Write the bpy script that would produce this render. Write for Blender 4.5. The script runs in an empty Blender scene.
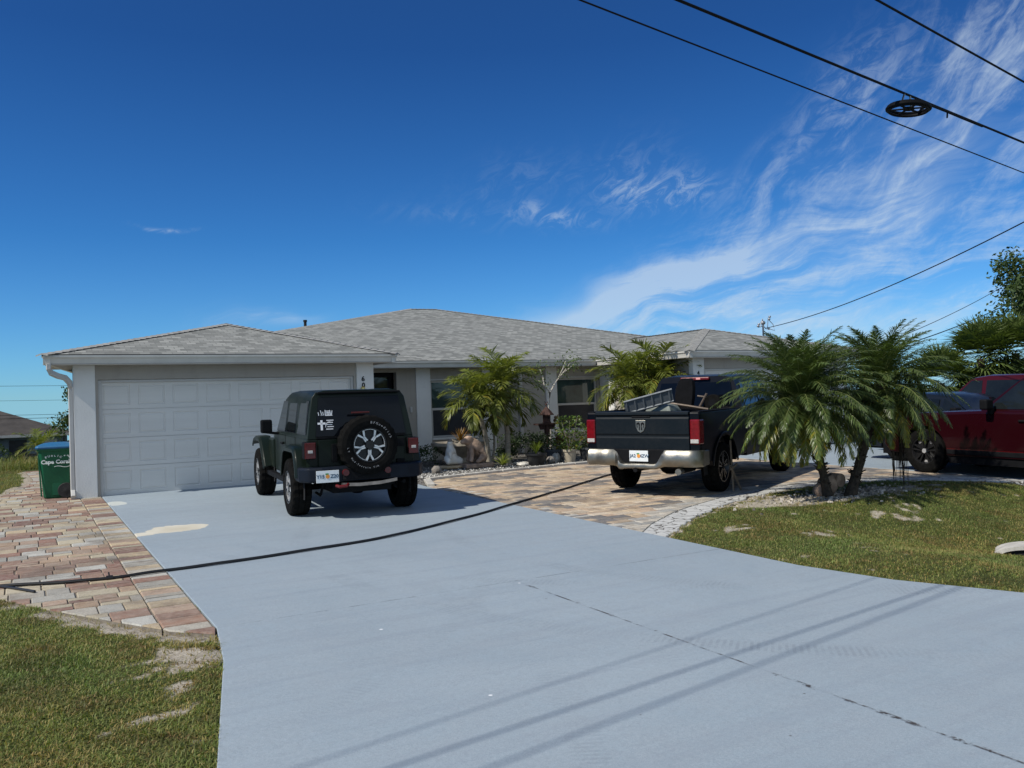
import bpy, math, random
import numpy as np
from mathutils import Vector, Matrix
rnd = random.Random(7)
scene = bpy.context.scene
COL = scene.collection
PI = math.pi
R = math.radians
S = 0.0152                      # the drive falls gently towards the street

# ------------------------------------------------------------------ small helpers
def smooth01(t):
    t = np.clip(t, 0, 1)
    return t * t * (3 - 2 * t)

def gz(x, y):                   # height of the paved surfaces
    return S * min(y, 3.0)

class B:
    """collects faces, then links them as one mesh object"""
    def __init__(self):
        self.v = []; self.f = []; self.m = None; self.tint = []; self.ct = None; self.uv = {}
    def add(self, vs, fs):
        n = len(self.v)
        for p in vs:
            p = Vector(p)
            if self.m is not None: p = self.m @ p
            self.v.append((p.x, p.y, p.z))
            self.tint.append(self.ct if self.ct is not None else (1, 1, 1))
        for f in fs: self.f.append(tuple(i + n for i in f))
        return self
    def box(self, x0, x1, y0, y1, z0, z1):
        vs = [(x0,y0,z0),(x1,y0,z0),(x1,y1,z0),(x0,y1,z0),(x0,y0,z1),(x1,y0,z1),(x1,y1,z1),(x0,y1,z1)]
        return self.add(vs, [(3,2,1,0),(4,5,6,7),(0,1,5,4),(1,2,6,5),(2,3,7,6),(3,0,4,7)])
    def hexa(self, lo, hi):      # two quads (counter-clockwise seen from hi's side)
        return self.add(list(lo) + list(hi), [(3,2,1,0),(4,5,6,7),(0,1,5,4),(1,2,6,5),(2,3,7,6),(3,0,4,7)])
    def prism(self, prof, a, b, axis='x'):
        n = len(prof)
        mk = {'x': lambda p, t: (t, p[0], p[1]), 'y': lambda p, t: (p[0], t, p[1]), 'z': lambda p, t: (p[0], p[1], t)}[axis]
        vs = [mk(p, a) for p in prof] + [mk(p, b) for p in prof]
        fs = [tuple(range(n))[::-1], tuple(range(n, 2 * n))] + [(i, (i + 1) % n, n + (i + 1) % n, n + i) for i in range(n)]
        return self.add(vs, fs)
    def loft(self, rings, cap=True, close=True):
        n = len(rings[0]); vs = [p for r in rings for p in r]; fs = []
        for k in range(len(rings) - 1):
            for i in range(n if close else n - 1):
                j = (i + 1) % n
                fs.append((k*n+i, k*n+j, (k+1)*n+j, (k+1)*n+i))
        if cap:
            fs.append(tuple(range(n))[::-1]); fs.append(tuple(range((len(rings)-1)*n, len(rings)*n)))
        return self.add(vs, fs)
    def tube(self, pts, r, n=8, cap=True):
        pts = [Vector(p) for p in pts]; rings = []
        rr = r if isinstance(r, (list, tuple)) else [r] * len(pts)
        up = Vector((0, 0, 1))
        for i, p in enumerate(pts):
            d = (pts[min(i+1, len(pts)-1)] - pts[max(i-1, 0)])
            if d.length < 1e-9: d = Vector((0, 0, 1))
            d.normalize()
            a = d.cross(up)
            if a.length < .05: a = d.cross(Vector((1, 0, 0)))
            a.normalize(); b = a.cross(d)
            rings.append([p + (a * math.cos(2*PI*k/n) + b * math.sin(2*PI*k/n)) * rr[i] for k in range(n)])
        return self.loft(rings, cap)
    def lathe(self, prof, axis='z', c=(0,0,0), n=24, a0=0, wob=None, cap=True):
        # prof: (t along axis, radius)
        rings = []
        for t, r in prof:
            ring = []
            for k in range(n):
                q = a0 + 2*PI*k/n
                rr = r if wob is None else r + wob(k, t, r)
                u, w = rr*math.cos(q), rr*math.sin(q)
                p = {'x': (t, u, w), 'y': (u, t, w), 'z': (u, w, t)}[axis]
                ring.append((p[0]+c[0], p[1]+c[1], p[2]+c[2]))
            rings.append(ring)
        return self.loft(rings, cap)
    def blob(self, c, r, nu=12, nv=8, noise=.0, seed=0):
        rg = random.Random(seed); rings = []
        for j in range(1, nv):
            th = PI*j/nv
            rings.append([(c[0]+r[0]*math.sin(th)*math.cos(2*PI*i/nu)*(1+rg.uniform(-noise,noise)),
                           c[1]+r[1]*math.sin(th)*math.sin(2*PI*i/nu)*(1+rg.uniform(-noise,noise)),
                           c[2]-r[2]*math.cos(th)*(1+rg.uniform(-noise,noise))) for i in range(nu)])
        return self.loft(rings, True)
    def ribbon(self, pts, w, t, nrm):
        """flat strip along pts, width w across, thickness t along nrm"""
        nrm = Vector(nrm).normalized(); P = [Vector(p) for p in pts]; rings = []
        for i, p in enumerate(P):
            d = (P[min(i+1,len(P)-1)] - P[max(i-1,0)]).normalized(); s = d.cross(nrm).normalized()*w/2; q = nrm*t
            rings.append([p-s, p+s, p+s+q, p-s+q])
        return self.loft(rings, True)
    def text(self, s, size, mat, ext=.001, align='CENTER', bold=0.0):
        cu = bpy.data.curves.new('lettering', 'FONT'); cu.body = s; cu.size = size; cu.extrude = ext
        cu.align_x = align; cu.align_y = 'CENTER'; cu.resolution_u = 2; cu.offset = bold
        ob = bpy.data.objects.new('lettering', cu); COL.objects.link(ob)
        bpy.context.view_layer.update()
        me = ob.evaluated_get(bpy.context.evaluated_depsgraph_get()).to_mesh()
        vs = [mat @ v.co for v in me.vertices]; fs = [tuple(p.vertices) for p in me.polygons]
        self.add(vs, fs)
        bpy.data.objects.remove(ob); bpy.data.curves.remove(cu)
        return self
    def build(self, name, mat, parent=None, bevel=0, seg=2, smooth=False, sub=0, loc=None, uv=None):
        me = bpy.data.meshes.new(name); me.from_pydata(self.v, [], self.f)
        if any(t != (1,1,1) for t in self.tint):
            ca = me.color_attributes.new('tint', 'FLOAT_COLOR', 'POINT')
            ca.data.foreach_set('color', np.array([(*t, 1.0) for t in self.tint], np.float32).ravel())
        if uv is not None:
            ul = me.uv_layers.new(name='UVMap')
            for li, l in enumerate(me.loops): ul.data[li].uv = uv[l.vertex_index]
        me.materials.append(mat)
        me.update()
        if smooth: me.polygons.foreach_set('use_smooth', [True]*len(me.polygons))
        ob = bpy.data.objects.new(name, me); COL.objects.link(ob)
        if parent is not None: ob.parent = parent
        if loc is not None: ob.location = loc
        if bevel:
            md = ob.modifiers.new('bevel', 'BEVEL'); md.width = bevel; md.segments = seg; md.limit_method = 'ANGLE'; md.angle_limit = R(35); md.harden_normals = False
        if sub:
            md = ob.modifiers.new('subdivision', 'SUBSURF'); md.levels = sub; md.render_levels = sub
        if smooth and not sub:
            for e in me.edges: pass
            try:
                me.set_sharp_from_angle(angle=R(38))
            except Exception: pass
        return ob

def tag(o, label=None, cat=None, group=None, kind=None):
    if label: o['label'] = label
    if cat: o['category'] = cat
    if group: o['group'] = group
    if kind: o['kind'] = kind
    return o

def empty(name, loc=(0,0,0), rz=0):
    o = bpy.data.objects.new(name, None); COL.objects.link(o); o.location = loc; o.rotation_euler = (0,0,rz)
    o.empty_display_size = .3
    return o

def on_slope(o, x, y, az, dz=0.0):
    """stand a vehicle on the tilted drive, heading az degrees clockwise from +Y"""
    a = R(az); f = Vector((math.sin(a), math.cos(a), S*math.cos(a))).normalized(); u = Vector((0,-S,1)).normalized()
    r = f.cross(u).normalized(); u = r.cross(f)
    M = Matrix((r, f, u)).transposed().to_4x4(); M.translation = Vector((x, y, gz(x, y)+dz)); o.matrix_world = M
    return o

# ------------------------------------------------------------------ node helpers
class NT:
    def __init__(self, tree): self.t = tree; self.n = tree.nodes; self.l = tree.links
    def node(self, typ, **kw):
        nd = self.n.new(typ)
        for k, v in kw.items(): setattr(nd, k, v)
        return nd
    def link(self, a, b): self.l.new(a, b)
    def put(self, sock, v):
        if isinstance(v, bpy.types.NodeSocket): self.link(v, sock)
        else:
            if hasattr(sock, 'default_value'):
                try: sock.default_value = v
                except Exception: sock.default_value = (*v, 1.0)
    def math(self, op, a, b=None, c=None, clamp=False):
        nd = self.node('ShaderNodeMath', operation=op, use_clamp=clamp); self.put(nd.inputs[0], a)
        if b is not None: self.put(nd.inputs[1], b)
        if c is not None: self.put(nd.inputs[2], c)
        return nd.outputs[0]
    def vmath(self, op, a, b=None):
        nd = self.node('ShaderNodeVectorMath', operation=op); self.put(nd.inputs[0], a)
        if b is not None: self.put(nd.inputs[1], b)
        return nd.outputs['Value'] if op in ('LENGTH', 'DOT_PRODUCT', 'DISTANCE') else nd.outputs[0]
    def mix(self, f, a, b, blend='MIX'):
        nd = self.node('ShaderNodeMix', data_type='RGBA', blend_type=blend); self.put(nd.inputs[0], f)
        self.put(nd.inputs[6], a if isinstance(a, bpy.types.NodeSocket) else (*a[:3], 1)); self.put(nd.inputs[7], b if isinstance(b, bpy.types.NodeSocket) else (*b[:3], 1))
        return nd.outputs[2]
    def noise(self, vec, scale, detail=3, rough=.5, dist=0):
        nd = self.node('ShaderNodeTexNoise'); self.put(nd.inputs['Vector'], vec); nd.inputs['Scale'].default_value = scale
        nd.inputs['Detail'].default_value = detail; nd.inputs['Roughness'].default_value = rough; nd.inputs['Distortion'].default_value = dist
        return nd.outputs[0]
    def vor(self, vec, scale, feature='F1', out='Distance'):
        nd = self.node('ShaderNodeTexVoronoi', feature=feature); self.put(nd.inputs['Vector'], vec); nd.inputs['Scale'].default_value = scale
        return nd.outputs[out]
    def ramp(self, f, stops, interp='LINEAR'):
        nd = self.node('ShaderNodeValToRGB'); self.put(nd.inputs[0], f); cr = nd.color_ramp; cr.interpolation = interp
        while len(cr.elements) < len(stops): cr.elements.new(.5)
        for e, (p, c) in zip(cr.elements, stops): e.position = p; e.color = (*c[:3], 1) if not isinstance(c, (int, float)) else (c, c, c, 1)
        return nd.outputs[0]
    def mapr(self, v, a, b, c=0.0, d=1.0, smooth=False):
        nd = self.node('ShaderNodeMapRange'); nd.interpolation_type = 'SMOOTHSTEP' if smooth else 'LINEAR'
        self.put(nd.inputs[0], v)
        for i, q in enumerate((a, b, c, d)): self.put(nd.inputs[1+i], q)
        return nd.outputs[0]
    def bump(self, h, strength=.3, dist=.01):
        nd = self.node('ShaderNodeBump'); self.put(nd.inputs['Height'], h); nd.inputs['Strength'].default_value = strength; nd.inputs['Distance'].default_value = dist
        return nd.outputs[0]

def newmat(name):
    m = bpy.data.materials.new(name); m.use_nodes = True
    t = NT(m.node_tree); bs = [n for n in t.n if n.type == 'BSDF_PRINCIPLED'][0]
    tc = t.node('ShaderNodeTexCoord')
    return m, t, bs, tc.outputs['Object']

def mat(name, col, rough=.6, metal=0, spec=.4, nscale=0, namp=.15, bscale=0, bstr=.2, bdist=.004, coat=0, trans=0, emit=None, stretch=None):
    m, t, bs, oc = newmat(name)
    bs.inputs['Roughness'].default_value = rough; bs.inputs['Metallic'].default_value = metal; bs.inputs['Specular IOR Level'].default_value = spec
    bs.inputs['Coat Weight'].default_value = coat; bs.inputs['Coat Roughness'].default_value = .06
    vec = oc
    if stretch:
        mp = t.node('ShaderNodeMapping'); t.link(oc, mp.inputs[0]); mp.inputs['Scale'].default_value = stretch; vec = mp.outputs[0]
    if nscale:
        n = t.noise(vec, nscale, 5, .6)
        c = t.mix(t.mapr(n, .3, .7), [q*(1-namp) for q in col], [min(1, q*(1+namp)) for q in col]); t.link(c, bs.inputs['Base Color'])
        r2 = t.mapr(t.noise(vec, nscale*2.3, 3), .3, .7, max(.02, rough*.85), min(1, rough*1.15)); t.link(r2, bs.inputs['Roughness'])
    else: bs.inputs['Base Color'].default_value = (*col, 1)
    if bscale: t.link(t.bump(t.noise(vec, bscale, 4, .6), bstr, bdist), bs.inputs['Normal'])
    if trans: bs.inputs['Transmission Weight'].default_value = trans
    if emit: bs.inputs['Emission Color'].default_value = (*emit[0], 1); bs.inputs['Emission Strength'].default_value = emit[1]
    return m

def leafmat(name, col, tip=None, rough=.5, trans=.25):
    """foliage: colour times the leaf's own tint, a little light passing through"""
    m = bpy.data.materials.new(name); m.use_nodes = True; t = NT(m.node_tree); t.n.clear()
    out = t.node('ShaderNodeOutputMaterial'); at = t.node('ShaderNodeVertexColor', layer_name='tint')
    tc = t.node('ShaderNodeTexCoord'); n = t.noise(tc.outputs['Object'], 6, 2)
    c = t.mix(1.0, at.outputs[0], col, 'MULTIPLY'); c = t.mix(t.mapr(n, .35, .65, 0, .35), c, [q*1.5 for q in col])
    p = t.node('ShaderNodeBsdfPrincipled'); t.link(c, p.inputs['Base Color']); p.inputs['Roughness'].default_value = rough; p.inputs['Specular IOR Level'].default_value = .4
    tr = t.node('ShaderNodeBsdfTranslucent'); t.link(t.mix(1.0, c, (1.3, 1.4, .6), 'MULTIPLY'), tr.inputs[0])
    mx = t.node('ShaderNodeMixShader'); mx.inputs[0].default_value = trans; t.link(p.outputs[0], mx.inputs[1]); t.link(tr.outputs[0], mx.inputs[2]); t.link(mx.outputs[0], out.inputs[0])
    return m

# ------------------------------------------------------------------ camera
def make_camera():
    yaw, pitch, roll = R(29.9693), R(1.10855), R(-1.97667)
    cy, sy, cp, sp = math.cos(yaw), math.sin(yaw), math.cos(pitch), math.sin(pitch)
    f = Vector((sy*cp, cy*cp, sp)); r = Vector((cy, -sy, 0)); u = r.cross(f)
    c, s = math.cos(roll), math.sin(roll)
    r2 = c*r + s*u; u2 = -s*r + c*u
    M = Matrix((r2, u2, -f)).transposed().to_4x4(); M.translation = Vector((-1.24432, -17.27042, 1.49595))
    cd = bpy.data.cameras.new('camera'); co = bpy.data.objects.new('camera', cd); COL.objects.link(co); co.matrix_world = M
    cd.sensor_width = 36; cd.lens = 854.367/1024*36; cd.clip_end = 5000; cd.clip_start = .05
    scene.camera = co
make_camera()

# ------------------------------------------------------------------ sun and sky
SUNV = Vector((-.93, -.08, 1)).normalized()
SUN_EL = math.asin(SUNV.z)
SUN_AZ = math.atan2(SUNV.x, SUNV.y)          # clockwise from +Y
sd = bpy.data.lights.new('sun', 'SUN'); sd.energy = 4.6; sd.angle = R(.75); sd.color = (1, .95, .85)
so = bpy.data.objects.new('sun', sd); COL.objects.link(so); so.rotation_euler = SUNV.to_track_quat('Z', 'Y').to_euler(); so.location = (-20, -2, 25)

def make_world():
    w = bpy.data.worlds.new('World'); scene.world = w; w.use_nodes = True; t = NT(w.node_tree); t.n.clear()
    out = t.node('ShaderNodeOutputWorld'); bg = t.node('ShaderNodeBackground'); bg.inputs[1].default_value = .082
    sky = t.node('ShaderNodeTexSky', sky_type='NISHITA'); sky.sun_disc = False; sky.sun_elevation = SUN_EL; sky.sun_rotation = SUN_AZ % (2*PI)
    sky.air_density = 1.0; sky.dust_density = .0; sky.ozone_density = 3.0; sky.altitude = 0
    hs = t.node('ShaderNodeHueSaturation'); hs.inputs['Saturation'].default_value = 1.0; hs.inputs['Value'].default_value = 1.0; t.link(sky.outputs[0], hs.inputs['Color'])
    tc = t.node('ShaderNodeTexCoord'); d = t.vmath('NORMALIZE', tc.outputs['Generated'])
    sep = t.node('ShaderNodeSeparateXYZ'); t.link(d, sep.inputs[0])
    cv = t.node('ShaderNodeCombineXYZ'); t.link(sep.outputs[0], cv.inputs[0]); t.link(sep.outputs[1], cv.inputs[1]); t.link(t.math('MAXIMUM', sep.outputs[2], .02), cv.inputs[2]); t.link(t.vmath('NORMALIZE', cv.outputs[0]), sky.inputs[0])
    az = t.math('MULTIPLY', t.math('ARCTAN2', sep.outputs[0], sep.outputs[1]), 180/PI)
    el = t.math('MULTIPLY', t.math('ARCSINE', sep.outputs[2]), 180/PI)
    cmb = t.node('ShaderNodeCombineXYZ'); t.put(cmb.inputs[0], az); t.put(cmb.inputs[1], el)
    P = cmb.outputs[0]
    # warp
    wn = t.node('ShaderNodeTexNoise'); t.link(P, wn.inputs['Vector']); wn.inputs['Scale'].default_value = .11; wn.inputs['Detail'].default_value = 3
    wv = t.vmath('MULTIPLY', t.vmath('SUBTRACT', wn.outputs[1], (.5, .5, .5)), (6, 5, 0))
    Pw = t.vmath('ADD', P, wv)
    def streak(src, ang, sx, sy, scale, detail=7, rough=.62, dist=.4):
        mp = t.node('ShaderNodeMapping', vector_type='POINT'); t.link(src, mp.inputs[0]); mp.inputs['Rotation'].default_value = (0, 0, R(-ang)); 
        mp2 = t.node('ShaderNodeMapping', vector_type='POINT'); t.link(mp.outputs[0], mp2.inputs[0]); mp2.inputs['Scale'].default_value = (sx, sy, 1)
        return t.noise(mp2.outputs[0], scale, detail, rough, dist)
    n1 = streak(Pw, 12, .16, 1.0, .46, 9, .66)       # low, nearly level fibres
    n2 = streak(Pw, 50, .24, 1.0, .42, 9, .66)       # higher, steeper fibres
    n3 = streak(P, 30, .5, 1.0, .9, 6, .7, 1.2)
    sepw = t.node('ShaderNodeSeparateXYZ'); t.link(Pw, sepw.inputs[0]); a2, e2 = sepw.outputs[0], sepw.outputs[1]
    # signed distance below the upper-left edge of the cloud field: el = 5 + .62*(az-33)
    line = t.math('SUBTRACT', t.math('MULTIPLY_ADD', t.math('SUBTRACT', a2, 33), .70, 5.6), e2)
    m1 = t.math('MULTIPLY', t.mapr(line, -1.5, 5, 0, 1, True), t.mapr(a2, 28, 40, 0, 1, True))
    high = t.mapr(el, 7, 15, 0, 1, True)
    fib = t.math('ADD', t.math('MULTIPLY', n1, t.math('SUBTRACT', 1, high)), t.math('MULTIPLY', n2, high))
    fib = t.math('ADD', t.math('MULTIPLY', fib, .78), t.math('MULTIPLY', n3, .22))
    field = t.math('MULTIPLY', t.mapr(fib, .43, .70, 0, 1, True), m1)
    low = t.math('MULTIPLY', t.mapr(el, 9, 2.5, 0, 1, True), t.mapr(az, 34, 52, 0, 1, True))
    field = t.math('MAXIMUM', field, t.math('MULTIPLY', low, t.mapr(fib, .40, .64, .08, .7, True)))
    # separate wisps
    def spot(a, e, ra, re, ang, k, nz):
        da = t.math('SUBTRACT', a2, a); de = t.math('SUBTRACT', e2, e); ca, sa = math.cos(R(ang)), math.sin(R(ang))
        u = t.math('ADD', t.math('MULTIPLY', da, ca/ra), t.math('MULTIPLY', de, sa/ra)); v = t.math('ADD', t.math('MULTIPLY', da, -sa/re), t.math('MULTIPLY', de, ca/re))
        q = t.math('ADD', t.math('MULTIPLY', u, u), t.math('MULTIPLY', v, v)); g = t.math('EXPONENT', t.math('MULTIPLY', q, -1))
        return t.math('MULTIPLY', t.math('MULTIPLY', g, k), nz)
    nz = t.mapr(n3, .42, .66, .05, 1, True); nzb = t.mapr(n1, .35, .6, .15, 1, True)
    for a, e, ra, re, ang, k, z in ((7.7, 11.25, 1.2, .16, -8, .5, nz), (36.5, 5.6, 5.0, .8, 5, .9, nzb), (42, 7.4, 5.5, .8, 8, .75, nzb), (48, 8.6, 6.5, 1.3, 12, .8, nzb), (45, 4.6, 8, 1.2, 3, .7, nzb), (55, 12.5, 5, 2.5, 35, .5, nzb), (33.0, 11.6, 2.3, .55, -8, .6, nz), (40.0, 13.4, 3.4, 1.1, 6, .62, nz), (39.0, 14.6, 2.6, 1.8, 60, .25, nz),
                              (13.6, 5.6, 2.8, .55, 0, .8, nzb), (31.0, 14.0, 5.0, 1.5, 10, .12, nz), (52.5, 18.5, 4.0, 1.6, 40, .35, nz), (34.5, 5.2, 3.0, .7, 5, .6, nzb), (26.0, 11.9, 3.0, .5, -10, .16, nz)):
        field = t.math('ADD', field, spot(a, e, ra, re, ang, k, z))
    back = t.math('MULTIPLY', t.mapr(sep.outputs[1], -.15, -.7, 0, 1, True), t.mapr(n1, .32, .55, .35, 1, True))     # bright cloud added in the unseen sky behind the camera, fill for the facade
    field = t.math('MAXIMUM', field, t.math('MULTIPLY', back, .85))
    field = t.math('MULTIPLY', t.math('MINIMUM', field, 1.0), t.mapr(el, -.5, 1.5, .3, 1))
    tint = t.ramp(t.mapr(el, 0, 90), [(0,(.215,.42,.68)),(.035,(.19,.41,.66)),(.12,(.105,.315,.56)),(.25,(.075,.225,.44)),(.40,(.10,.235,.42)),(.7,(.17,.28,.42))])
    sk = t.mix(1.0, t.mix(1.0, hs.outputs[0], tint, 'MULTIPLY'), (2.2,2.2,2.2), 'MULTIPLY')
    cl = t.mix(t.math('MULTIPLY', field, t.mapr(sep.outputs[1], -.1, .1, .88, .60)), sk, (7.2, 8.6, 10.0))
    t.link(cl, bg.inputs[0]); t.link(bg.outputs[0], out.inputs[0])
make_world()
vs = scene.view_settings; vs.view_transform = 'Standard'; vs.look = 'None'; vs.exposure = 0.0; vs.gamma = 1.0; vs.use_curve_mapping = False
scene.cycles.max_bounces = 6; scene.cycles.transparent_max_bounces = 8; scene.cycles.use_denoising = True
# ------------------------------------------------------------------ outlines of the paved ground (metres, house front along X)
DRIVE = [(0.02,.13),(0.02,-10.45),(-.1,-11.3),(-.47,-13.0),(-.95,-14.8),(-1.9,-17.2),(-3.4,-19.5),(-4.5,-21.5),(10.5,-21.5),(9.3,-18.6),(7.9,-16.2),(6.7,-14.6),(5.76,-13.3),(5.35,-12.4),(5.18,-11.5),(5.2,-9.1),(5.24,-2.8),(5.3,-2.2),(5.3,.0),(4.93,.0),(4.93,.13)]
ARC = [(5.2,-9.1),(5.66,-8.70),(6.1,-8.4),(6.55,-8.10),(7.13,-7.80),(7.69,-7.56),(8.3,-7.30),(9.2,-7.02),(10.1,-6.95),(10.9,-6.95),(11.7,-7.1),(12.4,-7.5),(13.0,-8.05),(13.45,-8.75)]
ARCO0 = [(5.19,-9.55),(5.9,-9.0),(6.3,-8.72),(6.71,-8.46),(7.34,-8.12),(7.98,-7.82),(8.6,-7.57),(9.35,-7.38),(10.1,-7.28),(10.9,-7.28),(11.6,-7.43),(12.2,-7.83),(12.75,-8.45),(13.3,-9.3)]
_r = random.Random(8); ARCO = []
for _i in range(len(ARCO0)-1):
    for _k in range(5):
        _t = _k/5; ARCO.append((ARCO0[_i][0]*(1-_t)+ARCO0[_i+1][0]*_t+_r.uniform(-.03,.03)*(_i+_k > 0), ARCO0[_i][1]*(1-_t)+ARCO0[_i+1][1]*_t+_r.uniform(-.05,.04)*(_i+_k > 0)))
ARCO.append(ARCO0[-1])
KERB = [(5.33,-2.75),(5.7,-1.75),(6.6,-1.48),(7.6,-1.33),(9.0,-1.12),(10.3,-.95),(11.6,-.93),(13.3,-1.0)]
COURT = [(5.245,-2.8)] + KERB[1:] + [(13.3,-1.02),(13.44,-8.73)] + ARC[::-1][1:]
WALK = [(0.012,.0),(-.38,.0),(-.4,9.0),(-1.15,9.0),(-1.0,5.3),(-1.28,3.3),(-1.62,1.4),(-1.85,-1.0),(-1.9,-4.0),(-1.75,-6.4),(-1.5,-8.1),(-1.2,-8.75),(-.8,-9.45),(-.35,-10.25),(-.02,-10.62),(.012,-10.45)]
DRIVE2 = [(13.44,-1.05),(13.46,-8.9),(13.3,-9.6),(12.6,-12.2),(11.6,-14.6),(10.9,-17),(10.2,-21.5),(24,-21.5),(22,-14),(20.6,-11),(20.6,-1.05)]
def inside(poly, x, y):
    x = np.asarray(x, float); y = np.asarray(y, float); c = np.zeros(x.shape, bool); n = len(poly)
    for i in range(n):
        x1, y1 = poly[i]; x2, y2 = poly[(i+1) % n]
        if y1 == y2: continue
        k = ((y1 > y) != (y2 > y)) & (x < (x2-x1)*(y-y1)/(y2-y1)+x1)
        c ^= k
    return c
def dist_poly(poly, x, y, closed=True):
    x = np.asarray(x, float); y = np.asarray(y, float); d = np.full(x.shape, 1e9); n = len(poly)
    for i in range(n if closed else n-1):
        x1, y1 = poly[i]; x2, y2 = poly[(i+1) % n]; dx, dy = x2-x1, y2-y1; L = dx*dx+dy*dy+1e-12
        t = np.clip(((x-x1)*dx+(y-y1)*dy)/L, 0, 1); d = np.minimum(d, np.hypot(x-x1-t*dx, y-y1-t*dy))
    return d
STRIPP = ARC + ARCO[::-1]
BED = KERB + [(13.3,2.87),(5.33,2.87)]
def vnoise(x, y, s, seed=0):
    """cheap value noise for placing bare soil, 0..1"""
    x = np.asarray(x, float)/s; y = np.asarray(y, float)/s
    xi = np.floor(x).astype(int); yi = np.floor(y).astype(int); fx = smooth01(x-xi); fy = smooth01(y-yi)
    def h(a, b):
        q = np.sin(a*127.1+b*311.7+seed*74.7)*43758.5453; return q-np.floor(q)
    return (h(xi,yi)*(1-fx)+h(xi+1,yi)*fx)*(1-fy)+(h(xi,yi+1)*(1-fx)+h(xi+1,yi+1)*fx)*fy
def H(x, y):
    """height of the turf"""
    x = np.asarray(x, float); y = np.asarray(y, float)
    z = S*np.minimum(y, 3.0)
    z = z - .30*smooth01((x-6.2)/2.6)*smooth01((-8.6-y)/2.6)*smooth01((y+15.5)/2.0)
    z = z - .05*smooth01((-x-1.2)/1.0)*smooth01((-y-9)/3)
    z = z - 2.1*smooth01((y-9)/42.0)*smooth01((6-x)/12.0)*smooth01((x+200)/60)
    z = z - .042*np.maximum(y-62, 0)*smooth01((.75*y-x)/(.25*np.abs(y)+1))
    return z + .012*(vnoise(x, y, .9, 3)-.5)
def bare(x, y):
    """0 = closed turf, 1 = bare sand"""
    n = .34*vnoise(x, y, .34, 5)+.36*vnoise(x, y, .13, 8)+.30*vnoise(x, y, .055, 9)
    dw = dist_poly(WALK, x, y); ds = dist_poly(STRIPP, x, y)
    b = smooth01((.30-dw)/.24)*.95
    # worn patch between the brick walk and the drive, and a second one further down
    for cx, cy, ax, ay, k in ((-.30,-11.05,.32,.30,.92),(-.40,-11.55,.18,.36,.66),(-.58,-12.1,.28,.11,.74),(-.85,-12.45,.2,.08,.55),(6.3,-9.55,.7,.22,.8),(8.2,-8.35,.8,.3,.7),(9.6,-8.3,1.5,.55,1.0),(11.2,-8.3,1.2,.3,.6),(7.5,-10.3,1.0,.3,.45),(9.3,-9.6,1.3,.3,.4)):
        b = b + k*np.exp(-(((x-cx)/ax)**2+((y-cy)/ay)**2))
    b = b + smooth01((.16-ds)/.14)*.7
    return np.clip((b*1.25 + (n-.5)*2.6 - .42)*1.5, 0, 1)

# ------------------------------------------------------------------ materials of the ground
def m_turf():
    m, t, bs, oc = newmat('turf and soil')
    at = t.node('ShaderNodeVertexColor', layer_name='tint'); sp = t.node('ShaderNodeSeparateColor'); t.link(at.outputs[0], sp.inputs[0])
    n1 = t.noise(oc, 1.3, 5, .6); n2 = t.noise(oc, 55, 5, .75); n3 = t.noise(oc, 9, 4, .6)
    g = t.mix(t.mapr(n2, .35, .65), (.030,.042,.012), (.085,.100,.030)); g = t.mix(t.mapr(n1, .4, .7, 0, .5), g, (.10,.098,.036)); g = t.mix(t.mapr(n3, .5, .75, 0, .5), g, (.045,.06,.014))
    sand = t.mix(t.mapr(n2, .3, .7), (.24,.20,.15), (.62,.57,.48)); sand = t.mix(t.mapr(n3, .5, .7, 0, .5), sand, (.13,.085,.055))
    f = t.mapr(t.math('ADD', sp.outputs[0], t.math('MULTIPLY', t.math('SUBTRACT', n2, .5), .8)), .3, .6)
    t.link(t.mix(f, g, sand), bs.inputs['Base Color']); bs.inputs['Roughness'].default_value = .95; bs.inputs['Specular IOR Level'].default_value = .15
    t.link(t.bump(t.math('ADD', n2, n3), .8, .02), bs.inputs['Normal'])
    return m

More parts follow.
